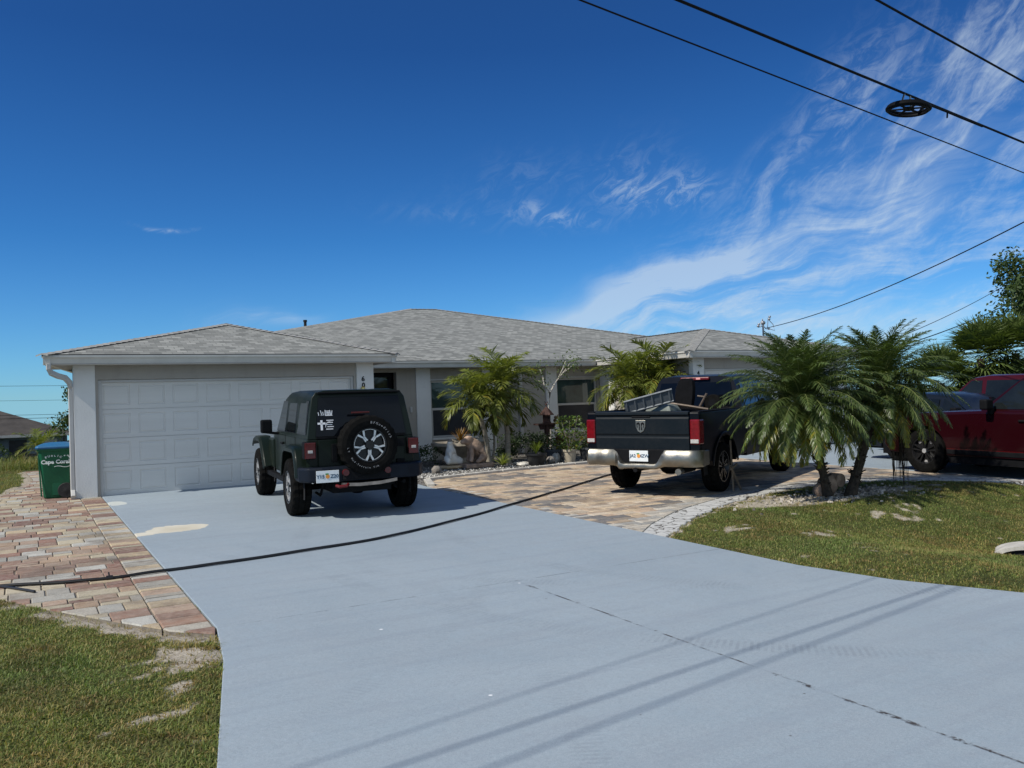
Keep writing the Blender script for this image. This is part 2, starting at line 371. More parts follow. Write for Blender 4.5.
def m_drive():
    m, t, bs, oc = newmat('painted concrete')
    sp = t.node('ShaderNodeSeparateXYZ'); t.link(oc, sp.inputs[0]); X, Y = sp.outputs[0], sp.outputs[1]
    big = t.noise(oc, .45, 5, .6, .6); mid = t.noise(oc, 2.6, 5, .65); fine = t.noise(oc, 60, 4, .7); grit = t.noise(oc, 190, 3, .7)
    c = t.mix(t.mapr(big, .3, .7), (.262,.325,.372), (.325,.392,.438)); c = t.mix(t.mapr(mid, .35, .75, 0, .55), c, (.26,.30,.338)); c = t.mix(t.mapr(t.noise(oc, 21, 5, .75), .46, .68, 0, .42), c, (.235,.272,.31)); c = t.mix(t.mapr(fine, .38, .68, 0, .30), c, (.43,.475,.52)); c = t.mix(t.mapr(grit, .45, .7, 0, .5), c, (.15,.175,.205))
    # long broom / roller strokes across the slab
    mp = t.node('ShaderNodeMapping'); t.link(oc, mp.inputs[0]); mp.inputs['Scale'].default_value = (.35, 5, 1); st = t.noise(mp.outputs[0], 1.4, 4, .6)
    c = t.mix(t.mapr(st, .5, .72, 0, .32), c, (.215,.25,.30))
    # joints
    def jline(v, pos, w, k, seed):
        d = t.math('ABSOLUTE', t.math('SUBTRACT', v, pos)); wob = t.mapr(t.noise(oc, 3.3+seed, 4, .7), .47, .60, .06, 1.0)
        return t.math('MULTIPLY', t.math('MULTIPLY', t.mapr(d, w, w*2.2, 1, 0), wob), k)
    ja = jline(Y, -10.45, .0035, .75, 0); below = t.mapr(Y, -10.44, -10.46, 0, 1)
    jb = t.math('MULTIPLY', jline(X, 2.66, .0055, .95, 1.7), below)
    chip = t.math('MULTIPLY', t.math('MULTIPLY', t.mapr(t.math('ABSOLUTE', t.math('SUBTRACT', X, 2.66)), .010, .026, 1, 0), below), t.mapr(t.noise(oc, 2.2, 5, .8), .53, .57))
    jc = jline(Y, -3.55, .003, .35, .5); jd = jline(Y, -16.1, .004, .6, .9)
    j = t.math('MAXIMUM', t.math('MAXIMUM', ja, jb), t.math('MAXIMUM', t.math('MAXIMUM', jc, jd), chip))
    c = t.mix(j, c, (.055,.05,.048))
    # bare patches where the paint has come off
    def patch(cx, cy, ax, ay, rot=0):
        dx = t.math('SUBTRACT', X, cx); dy = t.math('SUBTRACT', Y, cy); ca, sa = math.cos(R(rot)), math.sin(R(rot))
        u = t.math('DIVIDE', t.math('ADD', t.math('MULTIPLY', dx, ca), t.math('MULTIPLY', dy, sa)), ax); v = t.math('DIVIDE', t.math('ADD', t.math('MULTIPLY', dx, -sa), t.math('MULTIPLY', dy, ca)), ay)
        q = t.math('SQRT', t.math('ADD', t.math('MULTIPLY', u, u), t.math('MULTIPLY', v, v)))
        q = t.math('ADD', q, t.math('MULTIPLY', t.math('SUBTRACT', t.noise(oc, 4.5, 4, .6), .5), 1.1))
        return t.mapr(q, .97, 1.0, 1, 0)
    p1 = t.math('MAXIMUM', patch(.52, -5.0, .36, .33, 0), patch(.12, -5.2, .22, .16, 20))
    p1 = t.math('MAXIMUM', p1, patch(.80, -4.9, .16, .20, 10))
    c = t.mix(p1, c, t.mix(t.mapr(mid, .3, .7), (.52,.47,.36), (.62,.59,.50)))
    p2 = patch(.14, -1.3, .15, .34, 0); c = t.mix(t.math('MULTIPLY', p2, .8), c, (.58,.60,.55))
    # small paint chips and dark specks
    v1 = t.vor(oc, 1.15); c = t.mix(t.mapr(v1, .013, .019, .9, 0), c, (.72,.74,.76))
    mp3 = t.node('ShaderNodeMapping'); t.link(oc, mp3.inputs[0]); mp3.inputs['Location'].default_value = (3.7, 9.1, 0)
    v2 = t.vor(mp3.outputs[0], 1.9); c = t.mix(t.mapr(v2, .010, .018, .9, 0), c, (.10,.10,.10))
    # curved tyre marks
    def tyre(cx, cy, r, w, k):
        d = t.math('SQRT', t.math('ADD', t.math('POWER', t.math('SUBTRACT', X, cx), 2), t.math('POWER', t.math('SUBTRACT', Y, cy), 2)))
        a = t.mapr(t.math('ABSOLUTE', t.math('SUBTRACT', d, r)), w*.6, w, 1, 0)
        ang = t.math('ARCTAN2', t.math('SUBTRACT', Y, cy), t.math('SUBTRACT', X, cx)); tr = t.math('MULTIPLY', t.mapr(t.math('SINE', t.math('MULTIPLY', ang, r*2*PI/.045)), -.2, .3, .15, 1), t.mapr(t.noise(oc, 12, 2, .5), .38, .55, .3, 1)); lo = t.mapr(t.noise(oc, .8, 3, .6), .38, .6, 0, 1)
        return t.math('MULTIPLY', t.math('MULTIPLY', a, tr), t.math('MULTIPLY', lo, k))
    ty = tyre(7.6, -8.9, 6.25, .13, .62)
    for args in ((7.9, -8.9, 4.75, .13, .55), (-5.5, -10.5, 7.4, .12, .4), (12, -2, 12.6, .12, .4), (-3.2, -7.0, 6.5, .10, .35)): ty = t.math('MAXIMUM', ty, tyre(*args))
    c = t.mix(t.math('MULTIPLY', ty, .5), c, (.15,.172,.20))
    t.link(c, bs.inputs['Base Color']); t.link(t.mapr(mid, .3, .7, .52, .78), bs.inputs['Roughness']); bs.inputs['Specular IOR Level'].default_value = .35
    h = t.math('SUBTRACT', t.math('ADD', t.math('MULTIPLY', grit, .6), t.math('MULTIPLY', fine, .6)), t.math('MULTIPLY', j, 2.5))
    t.link(t.bump(h, .45, .004), bs.inputs['Normal'])
    return m

def m_paver(name, amt=.35):
    m, t, bs, oc = newmat(name)
    at = t.node('ShaderNodeVertexColor', layer_name='tint')
    n = t.noise(oc, 14, 5, .7); n2 = t.noise(oc, 75, 4, .7); n3 = t.noise(oc, 1.2, 4, .6)
    c = t.mix(t.mapr(n, .35, .7, 0, amt), at.outputs[0], (.52,.47,.40)); c = t.mix(t.mapr(t.noise(oc, 4.2, 5, .7), .5, .68, 0, .5), c, (.17,.125,.095)); c = t.mix(t.mapr(n2, .4, .75, 0, .5), c, (.12,.10,.085)); c = t.mix(t.mapr(n3, .55, .72, 0, .6), c, (.12,.10,.085))
    t.link(c, bs.inputs['Base Color']); bs.inputs['Roughness'].default_value = .85; bs.inputs['Specular IOR Level'].default_value = .25
    t.link(t.bump(t.math('ADD', n, n2), .5, .006), bs.inputs['Normal'])
    return m

M = {}
M['turf'] = m_turf(); M['drive'] = m_drive(); M['brick'] = m_paver('tumbled clay pavers', .4); M['court'] = m_paver('tan and charcoal pavers', .3)
M['sandjoint'] = mat('jointing sand', (.20,.175,.14), .95, nscale=30, namp=.35, bscale=90, bstr=.4)
M['cement'] = mat('old cement', (.46,.44,.40), .9, nscale=5, namp=.25, bscale=60, bstr=.5)
def m_cracked():
    m, t, bs, oc = newmat('broken white mortar')
    wn = t.node('ShaderNodeTexNoise'); t.link(oc, wn.inputs['Vector']); wn.inputs['Scale'].default_value = 6
    v = t.vmath('ADD', oc, t.vmath('MULTIPLY', wn.outputs[1], (.18,.18,.18)))
    e = t.vor(v, 5.0, 'DISTANCE_TO_EDGE'); n = t.noise(oc, 12, 5, .7); pres = t.mapr(t.noise(oc, 2.1, 3, .6), .36, .5)
    c = t.mix(t.mapr(n, .3, .75), (.40,.40,.385), (.58,.58,.56)); cr = t.math('MULTIPLY', t.mapr(e, .02, .05, 1, 0), pres); c = t.mix(cr, c, (.07,.06,.05)); c = t.mix(t.mapr(n, .60, .7, 0, .7), c, (.20,.18,.15))
    t.link(c, bs.inputs['Base Color']); bs.inputs['Roughness'].default_value = .9; t.link(t.bump(t.math('SUBTRACT', n, cr), .7, .01), bs.inputs['Normal']); return m
M['mortar'] = m_cracked()
M['asphalt'] = mat('asphalt', (.055,.055,.058), .9, nscale=60, namp=.3, bscale=150, bstr=.5)
def m_gravel():
    m, t, bs, oc = newmat('white and grey pebbles')
    v = t.node('ShaderNodeTexVoronoi'); t.link(oc, v.inputs['Vector']); v.inputs['Scale'].default_value = 24
    sp = t.node('ShaderNodeSeparateColor'); t.link(v.outputs['Color'], sp.inputs[0])
    c = t.ramp(sp.outputs[0], [(0,(.10,.09,.08)),(.4,(.24,.22,.20)),(.75,(.36,.34,.31)),(1,(.5,.49,.46))]); c = t.mix(t.mapr(v.outputs['Distance'], .35, .6), c, (.03,.027,.022))
    t.link(c, bs.inputs['Base Color']); bs.inputs['Roughness'].default_value = .8; t.link(t.bump(t.math('MULTIPLY', v.outputs['Distance'], -1), .9, .02), bs.inputs['Normal']); return m
M['gravel'] = m_gravel()

# ------------------------------------------------------------------ terrain: one sheet to the horizon
def terrain():
    xs = np.concatenate([-np.geomspace(900, 4.2, 34), np.arange(-4, 15.01, .1), np.geomspace(15.3, 900, 30)])
    ys = np.concatenate([-np.geomspace(600, 17.2, 18), np.arange(-17, -5.99, .1), np.arange(-5.6, 14, .5), np.geomspace(14.5, 1400, 34)])
    Xg, Yg = np.meshgrid(xs, ys); Z = H(Xg, Yg)
    hard = np.zeros(Xg.shape, bool)
    for P in (DRIVE, COURT, WALK, DRIVE2, STRIPP, BED): hard |= inside(P, Xg, Yg)
    Z = np.where(hard, Z-.07, Z-.012)
    bb = bare(Xg, Yg)
    v = np.stack([Xg.ravel(), Yg.ravel(), Z.ravel()], 1); nx, ny = len(xs), len(ys)
    i = (np.arange(ny-1)[:, None]*nx+np.arange(nx-1)[None, :]).ravel(); f = np.stack([i, i+1, i+nx+1, i+nx], 1)
    me = bpy.data.meshes.new('ground'); me.vertices.add(len(v)); me.vertices.foreach_set('co', v.ravel()); me.loops.add(f.size); me.loops.foreach_set('vertex_index', f.ravel())
    me.polygons.add(len(f)); me.polygons.foreach_set('loop_start', np.arange(len(f))*4); me.update(calc_edges=True)
    ca = me.color_attributes.new('tint', 'FLOAT_COLOR', 'POINT'); c = np.ones((len(v), 4), np.float32); c[:, 0] = bb.ravel(); ca.data.foreach_set('color', c.ravel())
    me.polygons.foreach_set('use_smooth', [True]*len(f)); me.materials.append(M['turf'])
    ob = bpy.data.objects.new('ground', me); COL.objects.link(ob); tag(ob, kind='structure')
terrain()

def slab(name, poly, z_off, thick, m, bev=.006):
    b = B(); n = len(poly)
    vs = [(x, y, gz(x, y)+z_off) for x, y in poly] + [(x, y, gz(x, y)+z_off-thick) for x, y in poly]
    b.add(vs, [tuple(range(n)), tuple(range(n, 2*n))[::-1]] + [(i, n+i, n+(i+1) % n, (i+1) % n) for i in range(n)])
    return b.build(name, m, bevel=bev, seg=1)
# slabs are wound counter-clockwise seen from above
def ccw(p):
    a = sum(p[i][0]*p[(i+1) % len(p)][1]-p[(i+1) % len(p)][0]*p[i][1] for i in range(len(p)))
    return p if a > 0 else p[::-1]
tag(slab('driveway', ccw(DRIVE), .004, .12, M['drive']), kind='structure')
tag(slab('driveway', ccw(DRIVE2), .003, .12, M['drive']), kind='structure')
tag(slab('road', [(-60,-30),(90,-30),(90,-21.6),(-60,-21.6)], -.03, .1, M['asphalt']), kind='structure')
tag(slab('stone_edging', ccw(STRIPP), -.003, .09, M['mortar'], .01), kind='structure')
tag(slab('gravel_bed', ccw(BED), -.01, .09, M['gravel'], .0), kind='structure')

def pavers(name, poly, m, row, wr, pal, gap, amp, seed, lenrow=None, angle=0.0, joint='sandjoint', jit=.3):
    rg = random.Random(seed); b = B(); xs = [p[0] for p in poly]; ys = [p[1] for p in poly]
    x0, x1, y0, y1 = min(xs), max(xs), min(ys), max(ys); y = y0
    cand = []
    while y < y1:
        h = row[rg.randrange(len(row))]; x = x0-rg.uniform(0, jit)
        while x < x1:
            w = rg.choice(wr); 
            if rg.random() < .12 and h > .12:      # a course split in two
                cand.append((x, x+w, y, y+h*.5)); cand.append((x, x+w, y+h*.5, y+h))
            else: cand.append((x, x+w, y, y+h))
            x += w
        y += h
    cx = np.array([(c[0]+c[1])/2 for c in cand]); cy = np.array([(c[2]+c[3])/2 for c in cand]); ins = inside(poly, cx, cy)
    dd = dist_poly(poly, cx, cy)
    blot = vnoise(cx, cy, .62, seed)*.6+vnoise(cx, cy, .25, seed+1)*.4
    for k, (a, c, d, e) in enumerate(cand):
        a2, c2, d2, e2 = a+gap, c-gap, d+gap, e-gap
        if dd[k] > .45:
            if not ins[k]: continue
            P = [(a2, d2), (c2, d2), (c2, e2), (a2, e2)]
        else:
            P = list(ccw(poly))
            for ax, val, keep in ((0, a2, 1), (0, c2, -1), (1, d2, 1), (1, e2, -1)):
                Q = []
                for i_ in range(len(P)):
                    p, q = P[i_], P[(i_+1) % len(P)]; ip, iq = (p[ax]-val)*keep >= 0, (q[ax]-val)*keep >= 0
                    if ip: Q.append(p)
                    if ip != iq: t_ = (val-p[ax])/(q[ax]-p[ax]); Q.append((p[0]+(q[0]-p[0])*t_, p[1]+(q[1]-p[1])*t_))
                P = Q
                if not P: break
            if len(P) < 3: continue
            ar = abs(sum(P[i_][0]*P[(i_+1) % len(P)][1]-P[(i_+1) % len(P)][0]*P[i_][1] for i_ in range(len(P))))/2
            if ar < .0012: continue
            mx_ = sum(p[0] for p in P)/len(P); my_ = sum(p[1] for p in P)/len(P); P = [(mx_+(p[0]-mx_)*.985, my_+(p[1]-my_)*.985) for p in P]
        j = rg.uniform(-amp, amp); tl = (rg.uniform(-amp, amp)*.5, rg.uniform(-amp, amp)*.5)
        col = pal(rg, blot[k], cx[k], cy[k]); b.ct = col
        top = [(px, py, gz(px, py)+.004+j+tl[i % 2]) for i, (px, py) in enumerate(P)]
        c0 = (sum(p[0] for p in P)/len(P), sum(p[1] for p in P)/len(P)); ins_ = [(p[0]+(c0[0]-p[0])*.06, p[1]+(c0[1]-p[1])*.06, p[2]) for p in top]; low = [(p[0], p[1], p[2]-.012) for p in top]
        n_ = len(P); b.add(low+ins_, [tuple(range(n_, 2*n_))]+[(q, (q+1) % n_, n_+(q+1) % n_, n_+q) for q in range(n_)])
    ob = b.build(name, m); tag(ob, kind='structure')
    base = slab('paver_base', ccw(poly), -.009, .08, M[joint], 0); tag(base, kind='structure')
    return ob
REDS = [(.22,.105,.075),(.28,.16,.11),(.17,.08,.062),(.36,.25,.165),(.42,.34,.225),(.43,.38,.27),(.37,.35,.30),(.42,.42,.385),(.33,.235,.17),(.25,.145,.105),(.44,.345,.215),(.34,.335,.30)]
def pal_brick(rg, bl, x, y):
    c = rg.choice(REDS); 
    if bl > .62: c = rg.choice(REDS[4:8]+REDS[11:])
    if bl < .34: c = rg.choice(REDS[:3]+REDS[8:10])
    k = rg.uniform(.80, 1.22); return tuple(q*k for q in c)
TANS = [(.56,.43,.28),(.62,.49,.34),(.50,.37,.25),(.55,.40,.28),(.60,.50,.38),(.40,.32,.25)]
DARK = [(.12,.12,.125),(.17,.16,.155),(.20,.185,.17),(.26,.22,.18)]
def pal_court(rg, bl, x, y):
    d = dist_poly(ARC, np.array([x]), np.array([y]), False)[0]
    if d < .30: c = rg.choice([(.47,.43,.36),(.52,.48,.41),(.36,.36,.34)])
    elif bl + rg.uniform(-.12, .12) < .41: c = rg.choice(DARK)
    else: c = rg.choice(TANS)
    if x < 5.5 and d > .3: c = rg.choice([(.16,.16,.165),(.55,.53,.48),(.48,.37,.26)])
    k = rg.uniform(.85, 1.1); return tuple(q*k for q in c)
BORDER = [(-.335,0),(.012,0),(.012,-10.45),(-.02,-10.60),(-.30,-10.30),(-.335,-10.2)]
WMAIN = [(-.34,.0),(-.38,.0),(-.4,9.0)]+WALK[3:13]+[(-.34,-10.22)]
bo_ = pavers('brick_walk', ccw(WMAIN), M['brick'], (.20,.25,.30), (.20,.25,.30,.36), pal_brick, .0035, .0025, 3)
pavers('brick_walk', ccw(BORDER), M['brick'], (.20,.25,.22), (.35,), pal_brick, .0035, .0025, 4, jit=.0)
pavers('paver_court', ccw(COURT), M['court'], (.12,.18,.18), (.18,.24,.30,.36), pal_court, .0028, .0012, 11)

# concrete kerb round the planted bed
b = B()
for i in range(len(KERB)-1):
    (xa, ya), (xb, yb) = KERB[i], KERB[i+1]; n = max(1, int(math.hypot(xb-xa, yb-ya)/.6))
    for k in range(n):
        p = [(xa+(xb-xa)*(k+q)/n, ya+(yb-ya)*(k+q)/n) for q in (.012, .988)]
        d = Vector((p[1][0]-p[0][0], p[1][1]-p[0][1])).normalized(); s = Vector((-d.y, d.x))*.07; z = gz(0, ya)
        lo = [(p[0][0]-s.x, p[0][1]-s.y, z-.03), (p[1][0]-s.x, p[1][1]-s.y, z-.03), (p[1][0]+s.x, p[1][1]+s.y, z-.03), (p[0][0]+s.x, p[0][1]+s.y, z-.03)]
        b.hexa(lo, [(q[0], q[1], z+.055+rnd.uniform(-.006,.006)) for q in lo])
tag(b.build('kerb', M['cement'], bevel=.012), kind='structure')

# ------------------------------------------------------------------ grass
M['blade'] = leafmat('grass blades', (.150,.195,.048), rough=.6, trans=.3)
def grass(name, regions, seed):
    rg = np.random.default_rng(seed); PX = []; PY = []; HH = []
    for (x0, x1, y0, y1, dens, h) in regions:
        n = int((x1-x0)*(y1-y0)*dens); x = rg.uniform(x0, x1, n); y = rg.uniform(y0, y1, n)
        keep = np.ones(n, bool)
        for P in (DRIVE, COURT, WALK, DRIVE2, STRIPP, BED): keep &= ~inside(P, x, y)
        bb = bare(x, y); keep &= rg.uniform(0, 1, n) > bb*.93
        # tufts: thin out where the low-frequency noise is low
        keep &= rg.uniform(0, 1, n) < .45+.75*vnoise(x, y, .22, 21)
        PX.append(x[keep]); PY.append(y[keep]); HH.append(np.full(keep.sum(), h)*(.75+.6*vnoise(x[keep], y[keep], .4, 31)))
    x = np.concatenate(PX); y = np.concatenate(PY); h = np.concatenate(HH)*rg.uniform(.45, 1.25, len(x)); n = len(x); z = H(x, y)-.014
    a = rg.uniform(0, 2*PI, n); lean = rg.uniform(.2, 2.2, n); w = rg.uniform(.0016, .0036, n)*(1+.6*(h > .1))
    dx, dy = np.cos(a), np.sin(a); px, py = -dy, dx
    base = np.stack([x, y, z], 1); wv = np.stack([px*w, py*w, 0*w], 1); tip = base+np.stack([dx*h*lean*.9, dy*h*lean*.9, h/np.sqrt(1+lean**2)*1.0], 1)
    mid = base+np.stack([dx*h*lean*.28, dy*h*lean*.28, h*.62/np.sqrt(1+lean**2)*1.15], 1)
    V = np.stack([base-wv, base+wv, mid-wv*.9, mid+wv*.9, tip], 1).reshape(-1, 3); i = np.arange(n)*5
    F = np.concatenate([np.stack([i, i+1, i+3], 1), np.stack([i, i+3, i+2], 1), np.stack([i+2, i+3, i+4], 1)])
    me = bpy.data.meshes.new(name); me.vertices.add(len(V)); me.vertices.foreach_set('co', V.ravel()); me.loops.add(F.size); me.loops.foreach_set('vertex_index', F.ravel())
    me.polygons.add(len(F)); me.polygons.foreach_set('loop_start', np.arange(len(F))*3); me.update(calc_edges=True)
    t = np.ones((n, 4), np.float32); k = rg.uniform(.55, 1.35, n); dry = (rg.uniform(0, 1, n) < .24+.3*(vnoise(x, y, .6, 41) > .6)); pat = vnoise(x, y, 1.1, 51)
    t[:, 0] = k*(.8+.45*pat); t[:, 1] = k; t[:, 2] = k
    nb = bare(x, y) > .12; dry |= nb & (rg.uniform(0, 1, n) < .65)
    th = vnoise(x, y, .30, 61) > .60; t[th, 0] *= .85; t[th, 1] *= .72; t[th, 2] *= .8
    t[dry, 0] *= 2.1; t[dry, 1] *= 1.35; t[dry, 2] *= 2.0
    ca = me.color_attributes.new('tint', 'FLOAT_COLOR', 'POINT'); ca.data.foreach_set('color', np.repeat(t, 5, 0).ravel())
    me.materials.append(M['blade']); ob = bpy.data.objects.new(name, me); COL.objects.link(ob); tag(ob, kind='stuff')
grass('grass', [(-4.0,.2,-15.5,-8.2,11000,.028),(5.1,15,-14.5,-7.3,5200,.028),(-5,-1.2,-8.2,12,900,.06)], 5)
grass('tall_grass', [(-9.0,3.0,10.0,13.0,700,.36)], 6)
# ------------------------------------------------------------------ the house
def m_stucco(name, c1, c2):
    m, t, bs, oc = newmat(name); n = t.noise(oc, 34, 5, .7); n2 = t.noise(oc, .9, 4, .6); n3 = t.noise(oc, 5, 4, .6)
    c = t.mix(t.mapr(n2, .35, .7), c1, c2); c = t.mix(t.mapr(n3, .55, .8, 0, .25), c, [q*.7 for q in c1])
    # rain streaks
    mp = t.node('ShaderNodeMapping'); t.link(oc, mp.inputs[0]); mp.inputs['Scale'].default_value = (7, 7, .35); c = t.mix(t.mapr(t.noise(mp.outputs[0], 1, 4, .6), .55, .8, 0, .22), c, [q*.6 for q in c1])
    t.link(c, bs.inputs['Base Color']); bs.inputs['Roughness'].default_value = .9; bs.inputs['Specular IOR Level'].default_value = .25
    t.link(t.bump(n, .55, .006), bs.inputs['Normal']); return m
M['wall'] = m_stucco('greige stucco', (.37,.34,.30), (.42,.39,.345))
M['pilaster'] = m_stucco('white stucco', (.72,.715,.69), (.80,.795,.77))
M['trim'] = mat('white aluminium', (.50,.49,.47), .45, nscale=3, namp=.08)
M['gutter'] = mat('gutter', (.60,.58,.53), .4, nscale=2.5, namp=.10)
M['door'] = mat('painted garage door', (.66,.645,.61), .5, nscale=2, namp=.05, bscale=40, bstr=.12, stretch=(.2,1,3))
M['rubber'] = mat('black rubber', (.018,.018,.019), .75, nscale=12, namp=.3)
M['dark'] = mat('dark void', (.012,.012,.014), .9)
M['soffit'] = mat('soffit', (.40,.38,.355), .7, nscale=4, namp=.1)
def m_glass(name, col, rough=.04, spec=.6):
    m, t, bs, oc = newmat(name); n = t.noise(oc, 1.7, 4, .6); c = t.mix(t.mapr(n, .35, .65), [q*.7 for q in col], [q*1.3 for q in col]); t.link(c, bs.inputs['Base Color'])
    bs.inputs['Roughness'].default_value = rough; bs.inputs['Specular IOR Level'].default_value = spec; bs.inputs['IOR'].default_value = 1.5
    t.link(t.bump(t.noise(oc, 2.2, 2, .5), .02, .02), bs.inputs['Normal']); return m
M['pane'] = m_glass('window glass with painted green reflection', (.035,.06,.055))  # greenish grey of a reflection put into the pane colour
M['screen'] = mat('insect screen', (.018,.021,.028), .5, nscale=4, namp=.3)
def m_shingle():
    m, t, bs, oc = newmat('asphalt shingles'); uv = t.node('ShaderNodeTexCoord').outputs['UV']
    br = t.node('ShaderNodeTexBrick'); t.link(uv, br.inputs['Vector']); br.offset = .5; br.offset_frequency = 2; br.inputs['Scale'].default_value = 1.0
    br.inputs['Brick Width'].default_value = .19; br.inputs['Row Height'].default_value = .143; br.inputs['Mortar Size'].default_value = .008; br.inputs['Mortar Smooth'].default_value = .1; br.inputs['Bias'].default_value = 0
    br.inputs['Color1'].default_value = (0,0,0,1); br.inputs['Color2'].default_value = (1,1,1,1); br.inputs['Mortar'].default_value = (.5,.5,.5,1)
    c = t.ramp(br.outputs['Color'], [(0,(.15,.157,.148)),(.35,(.215,.223,.21)),(.65,(.262,.27,.256)),(1,(.345,.352,.33))])
    n = t.noise(uv, 45, 4, .7); n2 = t.noise(uv, .5, 4, .6); c = t.mix(t.mapr(n, .4, .8, 0, .45), c, (.15,.15,.145)); c = t.mix(t.mapr(n2, .35, .7, 0, .25), c, (.26,.26,.25))
    # shadow at the butt edge of each course, painted as a dark band
    sp = t.node('ShaderNodeSeparateXYZ'); t.link(uv, sp.inputs[0]); fr = t.math('FRACT', t.math('DIVIDE', sp.outputs[1], .143))
    c = t.mix(t.math('MULTIPLY', t.mapr(fr, .0, .2, 1, 0), .8), c, (.085,.085,.082))
    c = t.mix(t.math('MULTIPLY', br.outputs['Fac'], .5), c, (.10,.10,.098))
    t.link(c, bs.inputs['Base Color']); bs.inputs['Roughness'].default_value = .9; bs.inputs['Specular IOR Level'].default_value = .2
    h = t.math('ADD', t.math('MULTIPLY', t.math('SUBTRACT', 1, fr), .8), t.math('MULTIPLY', br.outputs['Color'], .5)); t.link(t.bump(t.math('ADD', h, t.math('MULTIPLY', n, .3)), .7, .012), bs.inputs['Normal'])
    return m
M['shingle'] = m_shingle(); M['cap'] = mat('ridge cap shingles', (.27,.268,.258), .9, nscale=9, namp=.3, bscale=60, bstr=.4)

house = empty('duplex_house', (0, 0, 0)); tag(house, 'low white and greige duplex with a grey shingle hip roof and panelled garage door', 'house')
ZE, ZS = 2.555, 2.392         # top and bottom of the fascia
OV = .41

def roofplanes(name, polys, m, parent, thick=.03):
    """each polygon a sloping plane with its own course-aligned UVs (eave edge first)"""
    b = B(); uvs = []
    for P in polys:
        P = [Vector(p) for p in P]; e = (P[1]-P[0]); e.z = 0; e.normalize(); n = (P[1]-P[0]).cross(P[-1]-P[0]).normalized(); up = n.cross((P[1]-P[0]).normalized())
        if up.z < 0: up = -up
        b.add(P, [tuple(range(len(P)))])
        for p in P: uvs.append(((p-P[0]).dot(e)+P[0].dot(e), (p-P[0]).dot(up)))
    ob = b.build(name, m, parent, uv=uvs); md = ob.modifiers.new('thickness', 'SOLIDIFY'); md.thickness = thick; md.offset = -1
    return ob
zE = ZE+.02
# main roof
FL, FR, BR, BL = (-.05,2.40,zE), (21.95,2.40,zE), (21.95,18.8,zE), (1.5,18.8,zE); R1, R2 = (10.8,10.66,4.86), (11.75,10.56,4.86)
main_roof = roofplanes('roof', [[FL,FR,R2,R1],[FR,BR,R2],[BR,BL,R1,R2],[BL,FL,R1]], M['shingle'], house)
def garage_roof(x0, x1, y0, px, py, pz, yb):
    A, Bq, Cq, D = (x0,y0,zE), (x1,y0,zE), (x1,yb,zE), (x0+(.95 if x0 < 0 else 0),yb,zE); p, q = (px,py,pz), (px,yb-.2,pz)
    return roofplanes('roof', [[A,Bq,p],[Bq,Cq,q,p],[Cq,D,q],[D,A,p,q]], M['shingle'], house)
G1 = garage_roof(-.90, 5.70, -.43, 2.80, 2.45, 3.43, 5.2)
G2 = garage_roof(12.86, 19.50, -1.47, 16.25, 1.60, 3.40, 6.5)
def caps(pts, parent):
    b = B(); P = [Vector(p) for p in pts]
    for i in range(len(P)-1):
        d = P[i+1]-P[i]; n = max(1, int(d.length/.145)); s = d.cross(Vector((0,0,1))).normalized()*.145
        for k in range(n):
            a = P[i]+d*(k/n); c = P[i]+d*((k+1.25)/n); lift = Vector((0,0,.020)); low = Vector((0,0,-.022))
            b.add([a-s+low+lift*.6, a+lift, a+s+low+lift*.6, c-s+low, c+lift*.3, c+s+low, a-s+low*1.6, a+low*.2, a+s+low*1.6], [(0,1,4,3),(1,2,5,4),(0,6,7,1),(1,7,8,2)])
    return b.build('ridge_cap', M['cap'], parent)
caps([(2.8,5.6,3.43),(2.8,2.45,3.43),(-.90,-.43,zE)][::-1], G1); caps([(5.70,-.43,zE),(2.8,2.45,3.43)], G1)
caps([(12.86,-1.47,zE),(16.25,1.6,3.4),(16.25,5.0,3.4)], G2); caps([(19.5,-1.47,zE),(16.25,1.6,3.4)], G2)
caps([(2.0,4.16,zE+.43),R1,R2,FR], main_roof)
b = B(); b.lathe([(3.9,.045),(4.36,.045),(4.36,.06),(4.42,.06)], 'z', (6.35,8.4,-.25), 10); b.build('vent_pipe', M['dark'], main_roof)

# gutter / fascia profile swept along the eaves
def gutter(a, c, out, parent=house):
    """a->c along the eave, out = outward unit direction"""
    a = Vector(a); c = Vector(c); o = Vector(out); prof = [(-.05,ZS),(-.05,ZE-.015),(.0,ZE-.015),(.0,ZE+.003),(.085,ZE+.003),(.085,ZE-.03),(.055,ZE-.065),(.035,ZS+.03),(.022,ZS)]
    rings = [[Vector((p.x+o.x*(t-.06), p.y+o.y*(t-.06), z)) for t, z in prof] for p in (a, c)]
    b = B(); b.loft(rings); return b.build('gutter', M['gutter'], parent)
gutter((-.88,-.41,0), (5.68,-.41,0), (0,-1,0)); gutter((.03,5,0), (-.88,-.41,0), (-1,0,0)); gutter((5.68,-.41,0), (5.68,2.42,0), (1,0,0))
gutter((5.68,2.42,0), (12.88,2.42,0), (0,-1,0)); gutter((12.88,2.42,0), (12.88,-1.45,0), (-1,0,0)); gutter((12.88,-1.45,0), (19.48,-1.45,0), (0,-1,0))
for x0, x1, y0, y1 in ((-.84,5.70,-.40,.06), (-.76,-.36,.06,1.5), (5.27,5.70,.06,2.4), (5.27,12.9,2.4,2.95), (12.88,13.4,-1.0,2.4), (12.88,19.5,-1.45,-1.0), (19.0,21.9,2.4,2.95)):
    b = B(); b.box(x0, x1, y0+.012, y1, ZS+.008, ZS+.022); b.build('soffit', M['soffit'], house)

